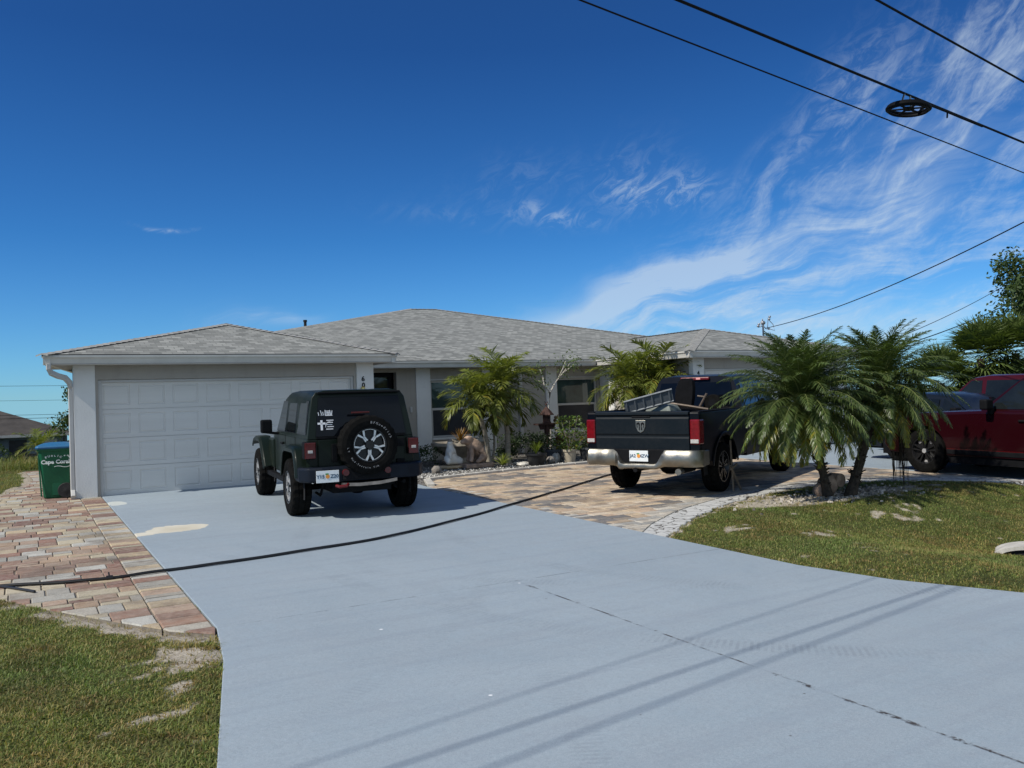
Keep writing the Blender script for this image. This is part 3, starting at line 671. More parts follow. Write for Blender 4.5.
# walls (with real openings)
W = B(); t_ = .2
def wall_x(x0, x1, y, z0, z1, holes=(), th=.2):
    """wall facing -Y at y, holes = (xa, xb, za, zb)"""
    xs = sorted(set([x0, x1]+[h[0] for h in holes]+[h[1] for h in holes]))
    for i in range(len(xs)-1):
        a, c = xs[i], xs[i+1]; hs = [h for h in holes if h[0] <= a+1e-6 and h[1] >= c-1e-6]
        if not hs: W.box(a, c, y, y+th, z0, z1)
        else:
            h = hs[0]
            if h[2] > z0: W.box(a, c, y, y+th, z0, h[2])
            if h[3] < z1: W.box(a, c, y, y+th, h[3], z1)
GD = (0.0, 4.88)
wall_x(-.39, 5.30, 0.03, -.10, ZS+.03, [(0.0,4.88,-.10,2.135)])
wall_x(5.30, 13.35, 2.90, -.05, ZS+.03, [(6.35,7.02,0.0,2.31),(7.95,9.40,.60,2.08),(11.83,13.22,.60,2.08)])
wall_x(13.35, 19.04, -1.02, -.10, ZS+.03, [(13.75,18.63,-.10,2.135)])
W.prism([(-.385,.205),(-.2,.205),(.25,8.0),(.06,8.0)], -.1, ZS+.03, 'z'); W.box(5.10,5.30,.23,2.90,-.1,ZS+.03); W.box(13.35,13.55,-.82,3.1,-.1,ZS+.03); W.box(18.84,19.04,-.82,3.1,-.1,ZS+.03)
W.box(19.04,21.5,2.9,3.1,-.1,ZS+.03); W.box(21.3,21.5,3.1,18.3,-.1,ZS+.03); W.box(.4,21.3,18.1,18.3,-.1,ZS+.03)
W.build('wall', M['wall'], house)
for bx_ in ((-.15,5.08,.6,.62,0,2.3),(13.6,18.8,-.5,-.48,0,2.3),(5.32,13.3,3.6,3.62,0,2.38)): b = B(); b.box(*bx_); b.build('inner_wall', M['dark'], house)
P_ = [(-.402,-.048,-.012,.0), (4.935,5.312,-.012,0)]
def pil(x0, x1, y0, y1, z0=-.08, z1=ZS+.012): 
    q = B(); q.box(x0, x1, y0, y1, z0, z1); q.build('pilaster', M['pilaster'], house, bevel=.008)
pil(-.405,-.048,-.006,.20); pil(4.935,5.312,-.006,.20); pil(7.54,7.94,2.86,2.95); pil(9.46,9.83,2.86,2.95); pil(11.46,11.82,2.86,2.95); pil(13.31,13.37,2.2,2.87); pil(13.335,13.705,-1.06,-.9); pil(18.68,19.055,-1.06,-.9)
# raised stucco band above the windows
for x0, x1, y in ((7.94,9.46,2.875),(11.82,13.31,2.875)):
    q = B(); q.box(x0, x1, y, y+.04, 2.08, 2.12); q.build('lintel', M['trim'], house, bevel=.004)
    q = B(); q.box(x0+.01, x1-.01, y-.03, y+.05, .545, .60); q.build('sill', M['pilaster'], house, bevel=.006)

def garage_door(x0, y, hx=4.88):
    z0, h = -.0, 2.12; b = B(); nr, nc = 4, 8; ph, pw = h/nr, hx/nc
    for r in range(nr):
        zb = z0+r*ph; zt = zb+ph-.006
        for c in range(nc):
            xa, xb = x0+c*pw, x0+(c+1)*pw
            # rings from the section face inward: outer, groove edge, groove, field edge, field
            def ring(ix, iz, d): return [(xa+ix, y+d, zb+iz), (xb-ix, y+d, zb+iz), (xb-ix, y+d, zt-iz), (xa+ix, y+d, zt-iz)]
            rs = [ring(0,0,0), ring(.070,.075,0), ring(.080,.085,.014), ring(.092,.097,.014), ring(.114,.119,.002)]
            b.loft(rs, cap=False); b.add(rs[-1], [(0,1,2,3)])
        b.add([(x0,y,zt),(x0+hx,y,zt),(x0+hx,y+.02,zt),(x0,y+.02,zt)], [(0,1,2,3)])
        b.add([(x0,y+.02,zt),(x0+hx,y+.02,zt),(x0+hx,y+.02,zt+.006),(x0,y+.02,zt+.006)], [(0,1,2,3)])
    d = b.build('garage_door', M['door'], house)
    s = B(); s.box(x0+.01, x0+hx-.01, y-.012, y+.03, z0-.035, z0-.001); s.build('bottom_seal', M['rubber'], d)
    f = B(); f.box(x0+.002, x0+.055, y-.05, y-.004, z0-.03, 2.13); f.box(x0+hx-.055, x0+hx-.002, y-.05, y-.004, z0-.03, 2.13); f.box(x0+.056, x0+hx-.056, y-.05, y-.004, 2.085, 2.13); f.build('door_frame', M['trim'], d, bevel=.004)
    return d
garage_door(0.0, .115); garage_door(13.75, -.94)

def window(x0, x1, z0, z1, y):
    w = B(); t = .05; zm = z0+(z1-z0)*.50
    w.box(x0+.004, x0+t, y, y+.07, z0+.004, z1-.004); w.box(x1-t, x1-.004, y, y+.07, z0+.004, z1-.004); w.box(x0+t, x1-t, y, y+.07, z0+.004, z0+t); w.box(x0+t, x1-t, y, y+.07, z1-t, z1-.004)
    w.box(x0+t, x1-t, y-.006, y+.055, zm-.03, zm+.03); w.box(x0+t, x0+t+.03, y+.018, y+.05, z0+t, zm-.03); w.box(x1-t-.03, x1-t, y+.018, y+.05, z0+t, zm-.03)
    fr = w.build('window', M['trim'], house, bevel=.004)
    p = B(); p.box(x0+t, x1-t, y+.035, y+.042, zm+.03, z1-t); p.build('pane', M['pane'], fr); p = B(); p.box(x0+t+.03, x1-t-.03, y+.024, y+.030, z0+t, zm-.03); p.build('screen', M['screen'], fr)
window(7.95, 9.40, .60, 2.08, 2.95); window(11.83, 13.22, .60, 2.08, 2.95)
# recessed entry: dark storm door with a small bright side light
q = B(); q.box(6.36,6.42,3.2,3.26,0,2.3); q.box(6.95,7.01,3.2,3.26,0,2.3); q.box(6.42,6.95,3.2,3.26,2.2,2.3); q.box(6.42,6.95,3.2,3.26,1.0,1.06); fd = q.build('front_door', M['dark'], house, bevel=.004)
q = B(); q.box(6.42,6.95,3.225,3.232,1.06,2.2); q.box(6.42,6.95,3.225,3.24,.02,1.0); q.build('pane', m_glass('dark door glass', (.02,.024,.03)), fd)
q = B(); q.box(7.36,7.42,2.86,2.898,1.28,1.42); q.build('doorbell', M['trim'], house, bevel=.006)
# downspouts
b = B(); pts = [(-.80,-.42,ZS+.01),(-.80,-.42,ZS-.07),(-.76,-.40,ZS-.14),(-.66,-.33,ZS-.19),(-.54,-.19,ZS-.22),(-.465,-.05,ZS-.30),(-.450,.035,ZS-.40),(-.448,.04,1.5),(-.447,.04,.6),(-.447,.04,.16),(-.447,-.02,.10),(-.45,-.13,.035)]
rings = []
for i, p in enumerate(pts):
    P0 = Vector(p); d = (Vector(pts[min(i+1,len(pts)-1)])-Vector(pts[max(i-1,0)])).normalized(); s = Vector((1,0,0)) if i > 5 else Vector((.75,-.66,0)).normalized() if i > 1 else Vector((1,0,0))
    s = (s-d*s.dot(d)).normalized(); u = d.cross(s); a, c = .038, .046
    rings.append([P0+s*a*q+u*c*w for q, w in ((-1,-.7),(-.7,-1),(.7,-1),(1,-.7),(1,.7),(.7,1),(-.7,1),(-1,.7))])
b.loft(rings, True); b.build('downspout', M['trim'], house)
b = B(); b.box(10.57,10.67,2.82,2.895,.06,ZS+.01); b.build('downspout', M['trim'], house, bevel=.01)
# house numbers (vertical) and the small brass lamp on the column
M['black'] = mat('black metal', (.014,.014,.015), .45)
M['brass'] = mat('brass', (.62,.44,.16), .3, 1.0)
def facing(x, y, z, rz=0): return Matrix.Translation((x, y, z)) @ Matrix.Rotation(rz, 4, 'Z') @ Matrix.Rotation(PI/2, 4, 'X')
for ch, x, y, z in (('6',5.07,-.012,2.06),('0',5.075,-.012,1.925),('4',13.50,-1.066,2.02)):
    b = B(); b.text(ch, .15, facing(x, y, z), .004, bold=.004); b.build('house_number', M['black'], house)
b = B(); b.lathe([(0,.05),(.02,.05),(.03,.02),(.07,.02)], 'z', (5.04,-.07,1.74), 12); b.lathe([(0,.02),(.03,.05),(.10,.045),(.13,.015)], 'z', (5.04,-.07,1.78), 12); b.box(5.025,5.055,-.07,-.008,1.74,1.76); b.build('wall_lamp', M['brass'], house, smooth=True)
# service mast with its weatherhead and insulators on the right-hand end
b = B(); mx, my = 20.1, 3.0; b.tube([(mx,my,2.3),(mx,my,3.72)], .032, 8); b.blob((mx,my,3.78), (.085,.085,.07), 10, 6); b.tube([(mx-.28,my-.05,3.62),(mx,my,3.68),(mx+.2,my+.05,3.58)], .014, 6); b.tube([(mx+.2,my,3.6),(mx+.25,my,3.95)], .012, 6)
b.tube([(mx,my,3.78),(mx-.12,my-.1,3.9),(mx-.2,my-.12,3.78),(mx-.27,my-.14,3.62)], .012, 6)
for x, z in ((mx-.28,3.66),(mx-.24,3.72),(mx+.2,3.58),(mx+.24,3.9),(mx+.27,3.98)): b.blob((x, my-.05, z), (.045,.045,.04), 8, 5)
b.tube([(mx+.2,my,3.6),(mx+.42,my-.1,3.52),(mx+.36,my-.1,3.72),(mx+.25,my,3.9)], .012, 6)
b.build('service_mast', mat('galvanised steel', (.30,.31,.33), .45, .6), house, smooth=True)

# ------------------------------------------------------------------ wheeled refuse bin
def refuse_bin():
    o = empty('trash_can', (-.66, .56, gz(0,.56)), R(-7)); tag(o, 'green wheeled refuse bin with a blue lid beside the garage corner', 'refuse bin')
    g = mat('green plastic', (.004,.088,.038), .45, nscale=3, namp=.15, bscale=120, bstr=.1); bl = mat('blue plastic', (.022,.12,.26), .45, nscale=3, namp=.12)
    b = B(); lv = [(0.0,.205,.22,.0),(.03,.225,.24,.0),(.30,.245,.27,.0),(.75,.275,.315,.0),(.86,.285,.325,0),(.862,.305,.35,0),(.93,.31,.355,0)]
    def ring(z, hx, hy): 
        c = .045; return [(-hx+c,-hy,z),(hx-c,-hy,z),(hx,-hy+c,z),(hx,hy-c,z),(hx-c,hy,z),(-hx+c,hy,z),(-hx,hy-c,z),(-hx,-hy+c,z)]
    b.loft([ring(z,hx,hy) for z,hx,hy,_ in lv]); b.build('body', g, o, bevel=.008)
    b = B(); 
    for sx in (-1,1): b.prism([(sx*.235,.05),(sx*.262,.05),(sx*.296,.80),(sx*.272,.80)], -.275, -.255, 'y')
    b.box(-.07,.07,-.268,-.235,.06,.5); b.build('rib', g, o, bevel=.006)
    b = B(); lid = [(.905,.325,.37),(.935,.332,.378),(.96,.32,.36),(.995,.24,.28),(1.012,.12,.15)]
    b.loft([ring(*q) for q in lid]); b.tube([(-.24,.40,.93),(.24,.40,.93)], .018, 8); b.build('lid', bl, o, bevel=.01, smooth=True)
    for sx in (-1,1):
        b = B(); b.lathe([(sx*.22,.02),(sx*.22,.13),(sx*.235,.14),(sx*.275,.14),(sx*.29,.13),(sx*.287,.05),(sx*.293,.03)], 'y', (.15,0,.14), 20); b.build('wheel', M['rubber'], o, smooth=True)
    b = B(); w = mat('white print', (.62,.66,.64), .6)
    base = Matrix.Translation((-.01,-.322,.665)) @ Matrix.Rotation(PI/2-.07, 4, 'X')
    b.text('Cape Coral', .098, base, .0015, bold=.004)
    for i, ch in enumerate('PUBLIC'):
        a = R(28-i*11.2); b.text(ch, .052, base @ Matrix.Translation((-.25*math.sin(a)-.03, .25*math.cos(a)-.135, .004)) @ Matrix.Rotation(a, 4, 'Z'), .0015, bold=.002)
    b.ribbon([base @ Vector((.14+.03*k, .10+.03*math.sin(k*1.4), .002)) for k in range(5)], .022, .002, (0,-1,0)); b.ribbon([base @ Vector((-.02+.05*k, -.085+.012*math.sin(k*1.3), .001)) for k in range(6)], .010, .002, (0,-1,0))
    b.build('lettering', w, o)
refuse_bin()
# ------------------------------------------------------------------ vehicles
def m_paint(name, col, coat=.7, rough=.3, dust=.0, metal=.0):
    m, t, bs, oc = newmat(name); n = t.noise(oc, 1.6, 5, .6); n2 = t.noise(oc, 22, 4, .7)
    f = t.math('MULTIPLY', t.mapr(n2, .35, .75), t.mapr(n, .3, .7, dust*.4, dust)); t.link(t.mix(f, col, (.12,.11,.10)), bs.inputs['Base Color'])
    t.link(t.mapr(n, .3, .7, rough*.85, rough*1.25), bs.inputs['Roughness']); bs.inputs['Metallic'].default_value = metal; bs.inputs['Specular IOR Level'].default_value = .14; bs.inputs['Coat Weight'].default_value = coat; bs.inputs['Coat Roughness'].default_value = .05
    return m
M['green'] = m_paint('dark green paint', (.0055,.0105,.0065), .15, .38, .012)
M['navy'] = m_paint('blue black paint', (.0015,.0025,.0055), .14, .35, .0)
M['navydusty'] = m_paint('dusty slate tailgate paint', (.004,.008,.012), .03, .5, .07)
M['red'] = m_paint('dark red metallic paint', (.017,.0012,.0028), .35, .3, .005, .0)
M['red2'] = m_paint('maroon paint', (.042,.004,.008), .35, .3, .005, .0)
M['silver'] = m_paint('blue grey paint', (.014,.020,.030), .3, .3, .04, .5)
M['tyre'] = mat('tyre', (.008,.0078,.0075), .9, spec=.04, nscale=14, namp=.35, bscale=60, bstr=.3)
M['plastic'] = mat('black plastic', (.007,.0073,.0085), .65, spec=.10, nscale=9, namp=.2, bscale=150, bstr=.15)
M['bumper'] = mat('steel blue black bumper', (.006,.009,.016), .5, spec=.18, nscale=6, namp=.2)
M['tint'] = m_glass('tinted glass', (.003,.004,.006), .04, .22)
M['glass'] = m_glass('side glass', (.010,.013,.014), .05, .4)
M['redlens'] = mat('red lens', (.075,.003,.004), .18, coat=.6, nscale=18, namp=.3)
M['redlens2'] = mat('bright red lens', (.15,.004,.008), .2, coat=.3, nscale=18, namp=.3)
M['whitelens'] = mat('clear lens', (.45,.43,.41), .2, nscale=40, namp=.25)
M['chrome'] = mat('dull chrome', (.29,.275,.235), .42, 1.0, nscale=5, namp=.22, bscale=6, bstr=.25, bdist=.02)
M['alloy'] = mat('machined alloy', (.72,.72,.72), .3, .6, nscale=20, namp=.08)
M['blackrim'] = mat('gloss black rim', (.012,.012,.013), .25, nscale=10, namp=.2)
M['white'] = mat('white vinyl', (.70,.71,.73), .6)
M['fadedwhite'] = mat('faded white rubber letters', (.34,.34,.35), .7)
M['skid'] = mat('bare metal skid', (.42,.34,.28), .5, .5, nscale=8, namp=.3)

def wheel(parent, x, y, r, w, side, rim='alloy', name='wheel', style='five', tread=True, z=None, axis='x', n=48):
    """side +1: outer face towards +x.  wheel > tyre, rim, spokes"""
    z = r if z is None else z; R_ = r; b = B(); s = side; hub = .10
    def X(t): return x+s*t     # t: 0 = inner side ... w = outer face
    if axis == 'x': T = Matrix.Identity(4)
    else: T = Matrix.Translation((x,y,z)) @ Matrix.Rotation(-PI/2, 4, 'Z') @ Matrix.Translation((-x,-y,-z))   # outer face towards -y for side +1
    b.m = T; b.lathe([(X(w*.15),.02),(X(w*.15),R_*.30),(X(w*.45),R_*.30),(X(w*.45),.02)], 'x', (0,y,z), 16); wh = b.build(name, M['dark'], parent)
    b = B(); b.m = T; wob = (lambda k, t, q: (-.012 if (k % 2) else 0) if q > R_*.955 else 0) if tread else None
    rim_r = R_*(.56 if style == 'five' else .60)
    b.lathe([(X(w*.10),rim_r),(X(.0),R_*.66),(X(-.004*1),R_*.80),(X(w*.05),R_*.935),(X(w*.12),R_*.985),(X(w*.30),R_),(X(w*.32),R_*.975),(X(w*.36),R_*.975),(X(w*.38),R_),(X(w*.62),R_),(X(w*.64),R_*.975),(X(w*.68),R_*.975),(X(w*.70),R_),(X(w*.88),R_*.985),(X(w*.95),R_*.935),(X(w*1.0),R_*.80),(X(w*.985),R_*.66),(X(w*.93),rim_r)], 'x', (0,y,z), n, wob=wob, cap=False)
    b.build('tyre', M['tyre'], wh)
    b = B(); b.m = T; b.lathe([(X(w*.60),.03),(X(w*.55),rim_r*.9),(X(w*.93),rim_r*1.0),(X(w*.965),rim_r*1.02),(X(w*.965),rim_r*.955),(X(w*.70),rim_r*.86),(X(w*.68),.03)], 'x', (0,y,z), 36); b.build('rim', M['blackrim'], wh, smooth=True)
    b = B(); b.m = T; xo = X(w*.91); xi = X(w*.74)
    def pol(a, q, xx): return (xx, y+q*math.cos(a), z+q*math.sin(a))
    def poly(pts, x0, x1):
        P = [pol(a, q, x1) for a, q in pts]; Q = [pol(a, q, x0) for a, q in pts]; n_ = len(pts)
        b.add(P+Q, [tuple(range(n_)), tuple(range(n_, 2*n_))[::-1]]+[(i, (i+1) % n_, n_+(i+1) % n_, n_+i) for i in range(n_)])
    if style == 'five':
        for k in range(5):
            a = PI/2+2*PI*k/5+PI/5; rr = rim_r
            # a spoke that forks towards the rim, around each open window a bright outline
            for q in (-1, 1):
                poly([(a+q*.03,rr*.30),(a+q*.34,rr*.30),(a+q*.13,rr*.62),(a+q*.02,rr*.62)], xi, xo); poly([(a+q*.0,rr*.58),(a+q*.17,rr*.60),(a+q*.30,rr*.95),(a+q*.17,rr*.96)], xi, xo)
            a2 = a+PI/5; pts = [(a2+t*.33, rr*.97) for t in np.linspace(-1,1,7)]+[(a2+t*.31, rr*.91) for t in np.linspace(1,-1,7)]; poly(pts, xi, xo)
        b.build('spokes', M['alloy'], wh)
        b = B(); b.m = T
        def star(): 
            pts = []
            for k in range(10): pts.append((PI/2+PI*k/5, rim_r*(.34 if k % 2 else .22)))
            return pts
        poly(star(), xi, X(w*.925)); b.build('hub_cap', M['blackrim'], wh)
    else:
        for k in range(5):
            a = PI/2+2*PI*k/5
            for q in (-1, 1): poly([(a+q*.05,rim_r*.15),(a+q*.45,rim_r*.2),(a+q*.26,rim_r*.97),(a+q*.12,rim_r*.97)], xi, xo)
        b.build('spokes', M['blackrim'] if style in ('black', 'dark') else M['alloy'], wh)
        b = B(); b.m = T; b.lathe([(X(w*.7),.02),(X(w*.7),rim_r*.2),(X(w*.93),rim_r*.17),(X(w*.94),.02)], 'x', (0,y,z), 16)
        if style == 'black':
            for k in (0, 2, 4): a = PI/2+2*PI*k/5+.62; poly([(a-.16,rim_r*.86),(a+.16,rim_r*.86),(a+.12,rim_r*.70),(a-.12,rim_r*.70)], X(w*.69), X(w*.72))
        b.build('hub_cap', M['plastic'] if style == 'dark' else M['alloy'], wh)
    return wh

def plate(parent, x, y, z, w, h, left, right, seed=0):
    b = B(); b.box(x-w/2, x+w/2, y-.006, y, z-h/2, z+h/2); p = b.build('licence_plate', mat('licence plate', (.74,.76,.76), .4, nscale=30, namp=.06), parent, bevel=.002)
    T = lambda px, pz: Matrix.Translation((px, y-.008, pz)) @ Matrix.Rotation(PI/2, 4, 'X')
    ink = mat('plate ink', (.05,.10,.16), .6)
    for tx, px in ((left, x-w*.31), (right, x+w*.30)): b = B(); b.text(tx, h*.42, T(px, z), .001, bold=.002); b.build('lettering', ink, p)
    b = B(); b.lathe([(-.0105,.005),(-.0105,h*.17),(-.007,h*.17),(-.007,.005)], 'y', (x, y, z), 14); b.build('orange_emblem', mat('orange print', (.75,.30,.05), .6), p)
    b = B(); b.box(x-w*.1, x+w*.04, y-.009, y-.0065, z+h*.15, z+h*.27); b.build('leaf_emblem', mat('green print', (.05,.25,.08), .6), p)
    return p

def off_roader():
    o = empty('off_road_vehicle'); tag(o, 'dark green boxy off-road vehicle with a spare wheel on its tailgate', 'off-road vehicle')
    hw = .775
    b = B(); prof = [(-.70,.60),(-.70,1.14),(1.98,1.16),(2.05,1.20),(3.40,1.08),(3.46,.62),(2.30,.52),(.60,.52)]
    b.prism([(y,z) for y,z in prof[:3]]+[(1.98,.52),(.60,.52),(-.5,.52)], -hw, hw); body = b.build('body', M['green'], o, bevel=.028, seg=3)
    b = B(); b.loft([[(-.74,1.98,.55),(.74,1.98,.55),(.72,1.98,1.19),(-.72,1.98,1.19)],[(-.60,3.40,.6),(.60,3.40,.6),(.56,3.40,1.08),(-.56,3.40,1.08)]]); b.build('hood', M['green'], o, bevel=.03, seg=3)
    # arches cut dark against the tub
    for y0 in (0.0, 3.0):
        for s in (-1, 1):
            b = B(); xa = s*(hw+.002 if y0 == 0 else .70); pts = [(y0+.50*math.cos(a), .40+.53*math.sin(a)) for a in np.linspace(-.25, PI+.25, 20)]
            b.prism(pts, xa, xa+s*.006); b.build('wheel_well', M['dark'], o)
    # flares
    def flare(y0, pts, wout, s):
        b = B(); P = [(y0+a, c) for a, c in pts]; n = len(P)
        xin, xo = s*(hw-.04), s*wout; rings = []
        for i, (yy, zz) in enumerate(P):
            dy = P[min(i+1,n-1)][0]-P[max(i-1,0)][0]; dz = P[min(i+1,n-1)][1]-P[max(i-1,0)][1]; L = math.hypot(dy, dz); ny, nz = -dz/L, dy/L
            if nz < 0 and abs(nz) > .2: ny, nz = -ny, -nz
            drop = .012
            rings.append([(xin,yy,zz),(xin,yy+ny*.03,zz+nz*.03),(xo-s*.03,yy+ny*.018,zz+nz*.018),(xo,yy+ny*-.012,zz+nz*-.012),(xo,yy-ny*.06,zz-nz*.06),(xo-s*.02,yy-ny*.065,zz-nz*.065),(xo-s*.03,yy-ny*.02,zz-nz*.02)])
        b.loft(rings); return b.build('fender', M['green'], o, bevel=.006, smooth=True)
    for s in (-1, 1):
        flare(0, [(-.60,.60),(-.56,.80),(-.47,.95),(-.36,1.0),(.30,1.0),(.44,.95),(.58,.72),(.64,.56)], .93, s)
        flare(3, [(-.80,.56),(-.62,.76),(-.42,.97),(-.28,1.03),(.22,1.03),(.36,1.0),(.50,.90)], .94, s)
        b = B(); b.box(*sorted((s*.60, s*.80)), 2.0, 2.5, .55, 1.04); b.build('fender', M['green'], o, bevel=.03)
        b = B(); b.box(*sorted((s*.77, s*.86)), .62, 2.32, .42, .50); b.build('side_step', M['plastic'], o, bevel=.015)
    # cabin: hard top
    b = B(); zb, zt = 1.13, 1.80
    def sec(y, hwb, hwt, z0, z1): return [(-hwb,y,z0),(hwb,y,z0),(hwb-(hwb-hwt)*.45,y,z0+(z1-z0)*.5),(hwt+.02,y,z1-.09),(hwt-.035,y,z1-.015),(hwt-.16,y,z1+.012),(-hwt+.16,y,z1+.012),(-hwt+.035,y,z1-.015),(-hwt-.02,y,z1-.09),(-hwb+(hwb-hwt)*.45,y,z0+(z1-z0)*.5)]
    def shear(ring, ylow, yhigh): return [(x, ylow+(yhigh-ylow)*(z-zb)/(zt-zb), z) for x, y, z in ring]
    b.loft([shear(sec(0,.765,.655,zb,zt), -.70, -.585), shear(sec(0,.765,.665,zb,zt+.01), -.3, -.3), shear(sec(0,.765,.665,zb,zt+.012), 1.1, 1.1), shear(sec(0,.745,.64,zb,zt-.02), 1.93, 1.42)]); top = b.build('hard_top', M['green'], o, bevel=.008, smooth=True)
    b = B(); b.box(-.60,.60,-.66,-.56,zt-.035,zt-.008); b.build('roof_lip', M['plastic'], o, bevel=.01)
    # glass (on the sloping faces, a few mm proud)
    def ry(z): return -.70+(.115)*(z-zb)/(zt-zb)
    b = B(); z0, z1 = 1.165, 1.715; P = [(-.655,z0),(.655,z0),(.585,z1),(-.585,z1)]
    b.hexa([(x,ry(z)-.003,z) for x,z in P], [(x,ry(z)-.012,z) for x,z in P]); rg_ = b.build('rear_window', M['tint'], o, bevel=.003)
    b = B()
    for x0,x1,za,zc in ((-.70,-.655,z0-.01,z1+.02),(.655,.70,z0-.01,z1+.02)): pass
    b.box(-.645,.645,ry(1.15)-.03,ry(1.15)-.004,1.135,1.163); b.build('window_seal', M['plastic'], o)
    def sx(z): return .765-(.765-.675)*(z-zb)/(zt-.09-zb)
    for s in (-1, 1):
        for ya, yb, yc, yd in ((1.02,1.80,1.50,1.05),(.24,.94,.94,.26),(-.56,.10,.10,-.50)):
            b = B(); z0, z1 = 1.19, 1.67; Q = [(ya,z0),(yb,z0),(yc,z1),(yd,z1)]
            cy = sum(q[0] for q in Q)/4; cz = sum(q[1] for q in Q)/4; ring = lambda k, t: [(s*(sx(cz+(z-cz)*k)+t),cy+(y-cy)*k,cz+(z-cz)*k) for y,z in Q]
            lo, hi = ring(1.0,.001), ring(1.0,.010); b.hexa(lo, hi) if s < 0 else b.hexa(lo[::-1], hi[::-1]); sw = b.build('side_window', M['tint'], o, bevel=.003)
            b = B(); lo, hi = ring(.86,.0105), ring(.86,.013); b.hexa(lo, hi) if s < 0 else b.hexa(lo[::-1], hi[::-1]); b.build('pane', M['glass'], sw)
        for yy in (.17, .98): b = B(); b.box(*sorted((s*(hw+.001), s*(hw+.004))), yy-.006, yy+.006, .56, 1.15); b.build('door_gap', M['dark'], o)
        for yy in (.82, 1.62-.75+.0): pass
        for yy in (.30, 1.12): b = B(); b.box(*sorted((s*(hw+.002), s*(hw+.035))), yy, yy+.17, .985, 1.02); b.build('door_handle', M['plastic'], o, bevel=.01)
        # mirror
        b = B(); b.box(*sorted((s*.87, s*1.05)), 1.60, 1.72, 1.15, 1.37); mi = b.build('mirror', M['plastic'], o, bevel=.03, seg=3)
        b = B(); b.tube([(s*.76,1.62,1.14),(s*.86,1.63,1.15),(s*.99,1.66,1.17)], .022, 8); b.build('mirror_arm', M['plastic'], mi)
    # windscreen
    b = B(); P = [(-.66,1.18,1.905),(.66,1.18,1.905),(.60,1.70,1.51),(-.60,1.70,1.51)]; b.hexa([(x,y+.012,z) for x,z,y in P][::-1], [(x,y+.022,z) for x,z,y in P][::-1]); b.build('windscreen', M['tint'], o)
    # tailgate and its fittings
    b = B(); b.box(-.63,.63,-.725,-.698,.62,1.125); tg = b.build('tailgate', M['green'], o, bevel=.012)
    b = B(); b.box(-.44,-.36,-.75,-.724,.80,1.06); b.box(.50,.62,-.755,-.724,.98,1.10); b.box(.50,.62,-.755,-.724,.72,.80); b.box(-.2,.36,-.80,-.724,.90,1.02); b.build('hinge', M['plastic'], tg, bevel=.008)
    b = B(); b.text('Jeep', .085, Matrix.Translation((-.47,-.728,.685)) @ Matrix.Rotation(PI/2,4,'X'), .001, bold=.001); b.build('lettering', M['alloy'], tg)
    for s in (-1, 1):
        b = B(); b.box(*sorted((s*.665, s*.83)), -.775, -.60, .86, 1.10); tl = b.build('tail_light', M['plastic'], o, bevel=.015)
        b = B(); b.box(*sorted((s*.672, s*.823)), -.787, -.772, .87, 1.09); b.build('red_lens', M['redlens'], tl, bevel=.012)
        b = B(); b.box(*sorted((s*.715, s*.782)), -.793, -.785, .945, .985); b.build('reverse_lens', M['whitelens'], tl, bevel=.004)
    # bumper
    b = B(); pts = [(-.90,-.42),(-.90,-.70),(-.80,-.86),(-.62,-.92),(.62,-.92),(.80,-.86),(.90,-.70),(.90,-.42),(.80,-.42),(.80,-.66),(-.80,-.66),(-.80,-.42)]
    b.prism(pts, .54, .745, 'z'); bp = b.build('rear_bumper', M['bumper'], o, bevel=.03, seg=3)
    b = B(); b.prism([(-.36,-.91),(.36,-.91),(.30,-.955),(-.30,-.955)], .56, .72, 'z'); b.build('centre_section', M['plastic'], bp, bevel=.012)
    for x in (-.30, .30): b = B(); b.lathe([(-.972,.01),(-.972,.045),(-.95,.05),(-.94,.05)], 'y', (x,0,.665), 16); b.build('reflector', M['redlens'], bp)
    plate(o, -.55, -.932, .625, .315, .165, 'Y15', 'Z20')
    b = B(); b.tube([(-.27,-.95,.50),(-.30,-1.00,.485),(-.40,-.99,.478),(-.43,-.93,.49)], .022, 8); b.build('tow_hook', mat('red tow hook', (.11,.005,.008), .4), o, smooth=True)
    b = B(); b.loft([[(x,-.90-.03*math.sin((x+.35)/.85*PI),zz-.0),(x,-.80,zz-.01),(x,-.80,zz+.035),(x,-.90-.03*math.sin((x+.35)/.85*PI),zz+.045)] for x, zz in ((-.33,.475),(-.1,.462),(.2,.47),(.45,.50))]); b.build('skid_bar', M['skid'], o, smooth=True)
    b = B(); b.tube([(-.72,0,.40),(.72,0,.40)], .045, 10); b.blob((.1,0,.40), (.16,.15,.15), 12, 8); b.tube([(.55,-.3,.5),(.6,-.75,.47)], .03, 8); b.tube([(-.5,-.6,.62),(-.52,-.3,.3),(-.5,.1,.3)], .02, 6); b.box(-.5,.5,-.62,2.5,.42,.56); b.box(-.42,.42,-.7,.4,.36,.50); b.build('chassis', M['plastic'], o)
    # wheels
    for s in (-1, 1):
        for y in (0, 3.0): wheel(o, s*(.94-.29), y, .42, .29, s, style='five')
    sp = wheel(o, .03, -.765, .42, .28, 1, style='five', z=1.035, axis='y', name='spare_wheel')
    # raised white letters round the spare
    yf = -.765-.28*.988
    def arc(word, a_mid, rad, size, spread, flip=False):
        n = len(word); b = B()
        for i, ch in enumerate(word):
            a = a_mid+(-1 if not flip else 1)*(i-(n-1)/2)*spread
            rot = a-PI/2 if not flip else a+PI/2
            T = Matrix.Translation((.03+rad*math.cos(a), yf-.003, 1.035+rad*math.sin(a))) @ Matrix.Rotation(-rot, 4, 'Y') @ Matrix.Rotation(PI/2, 4, 'X'); b.text(ch, size, T, .0015)
        b.build('lettering', M['fadedwhite'], sp)
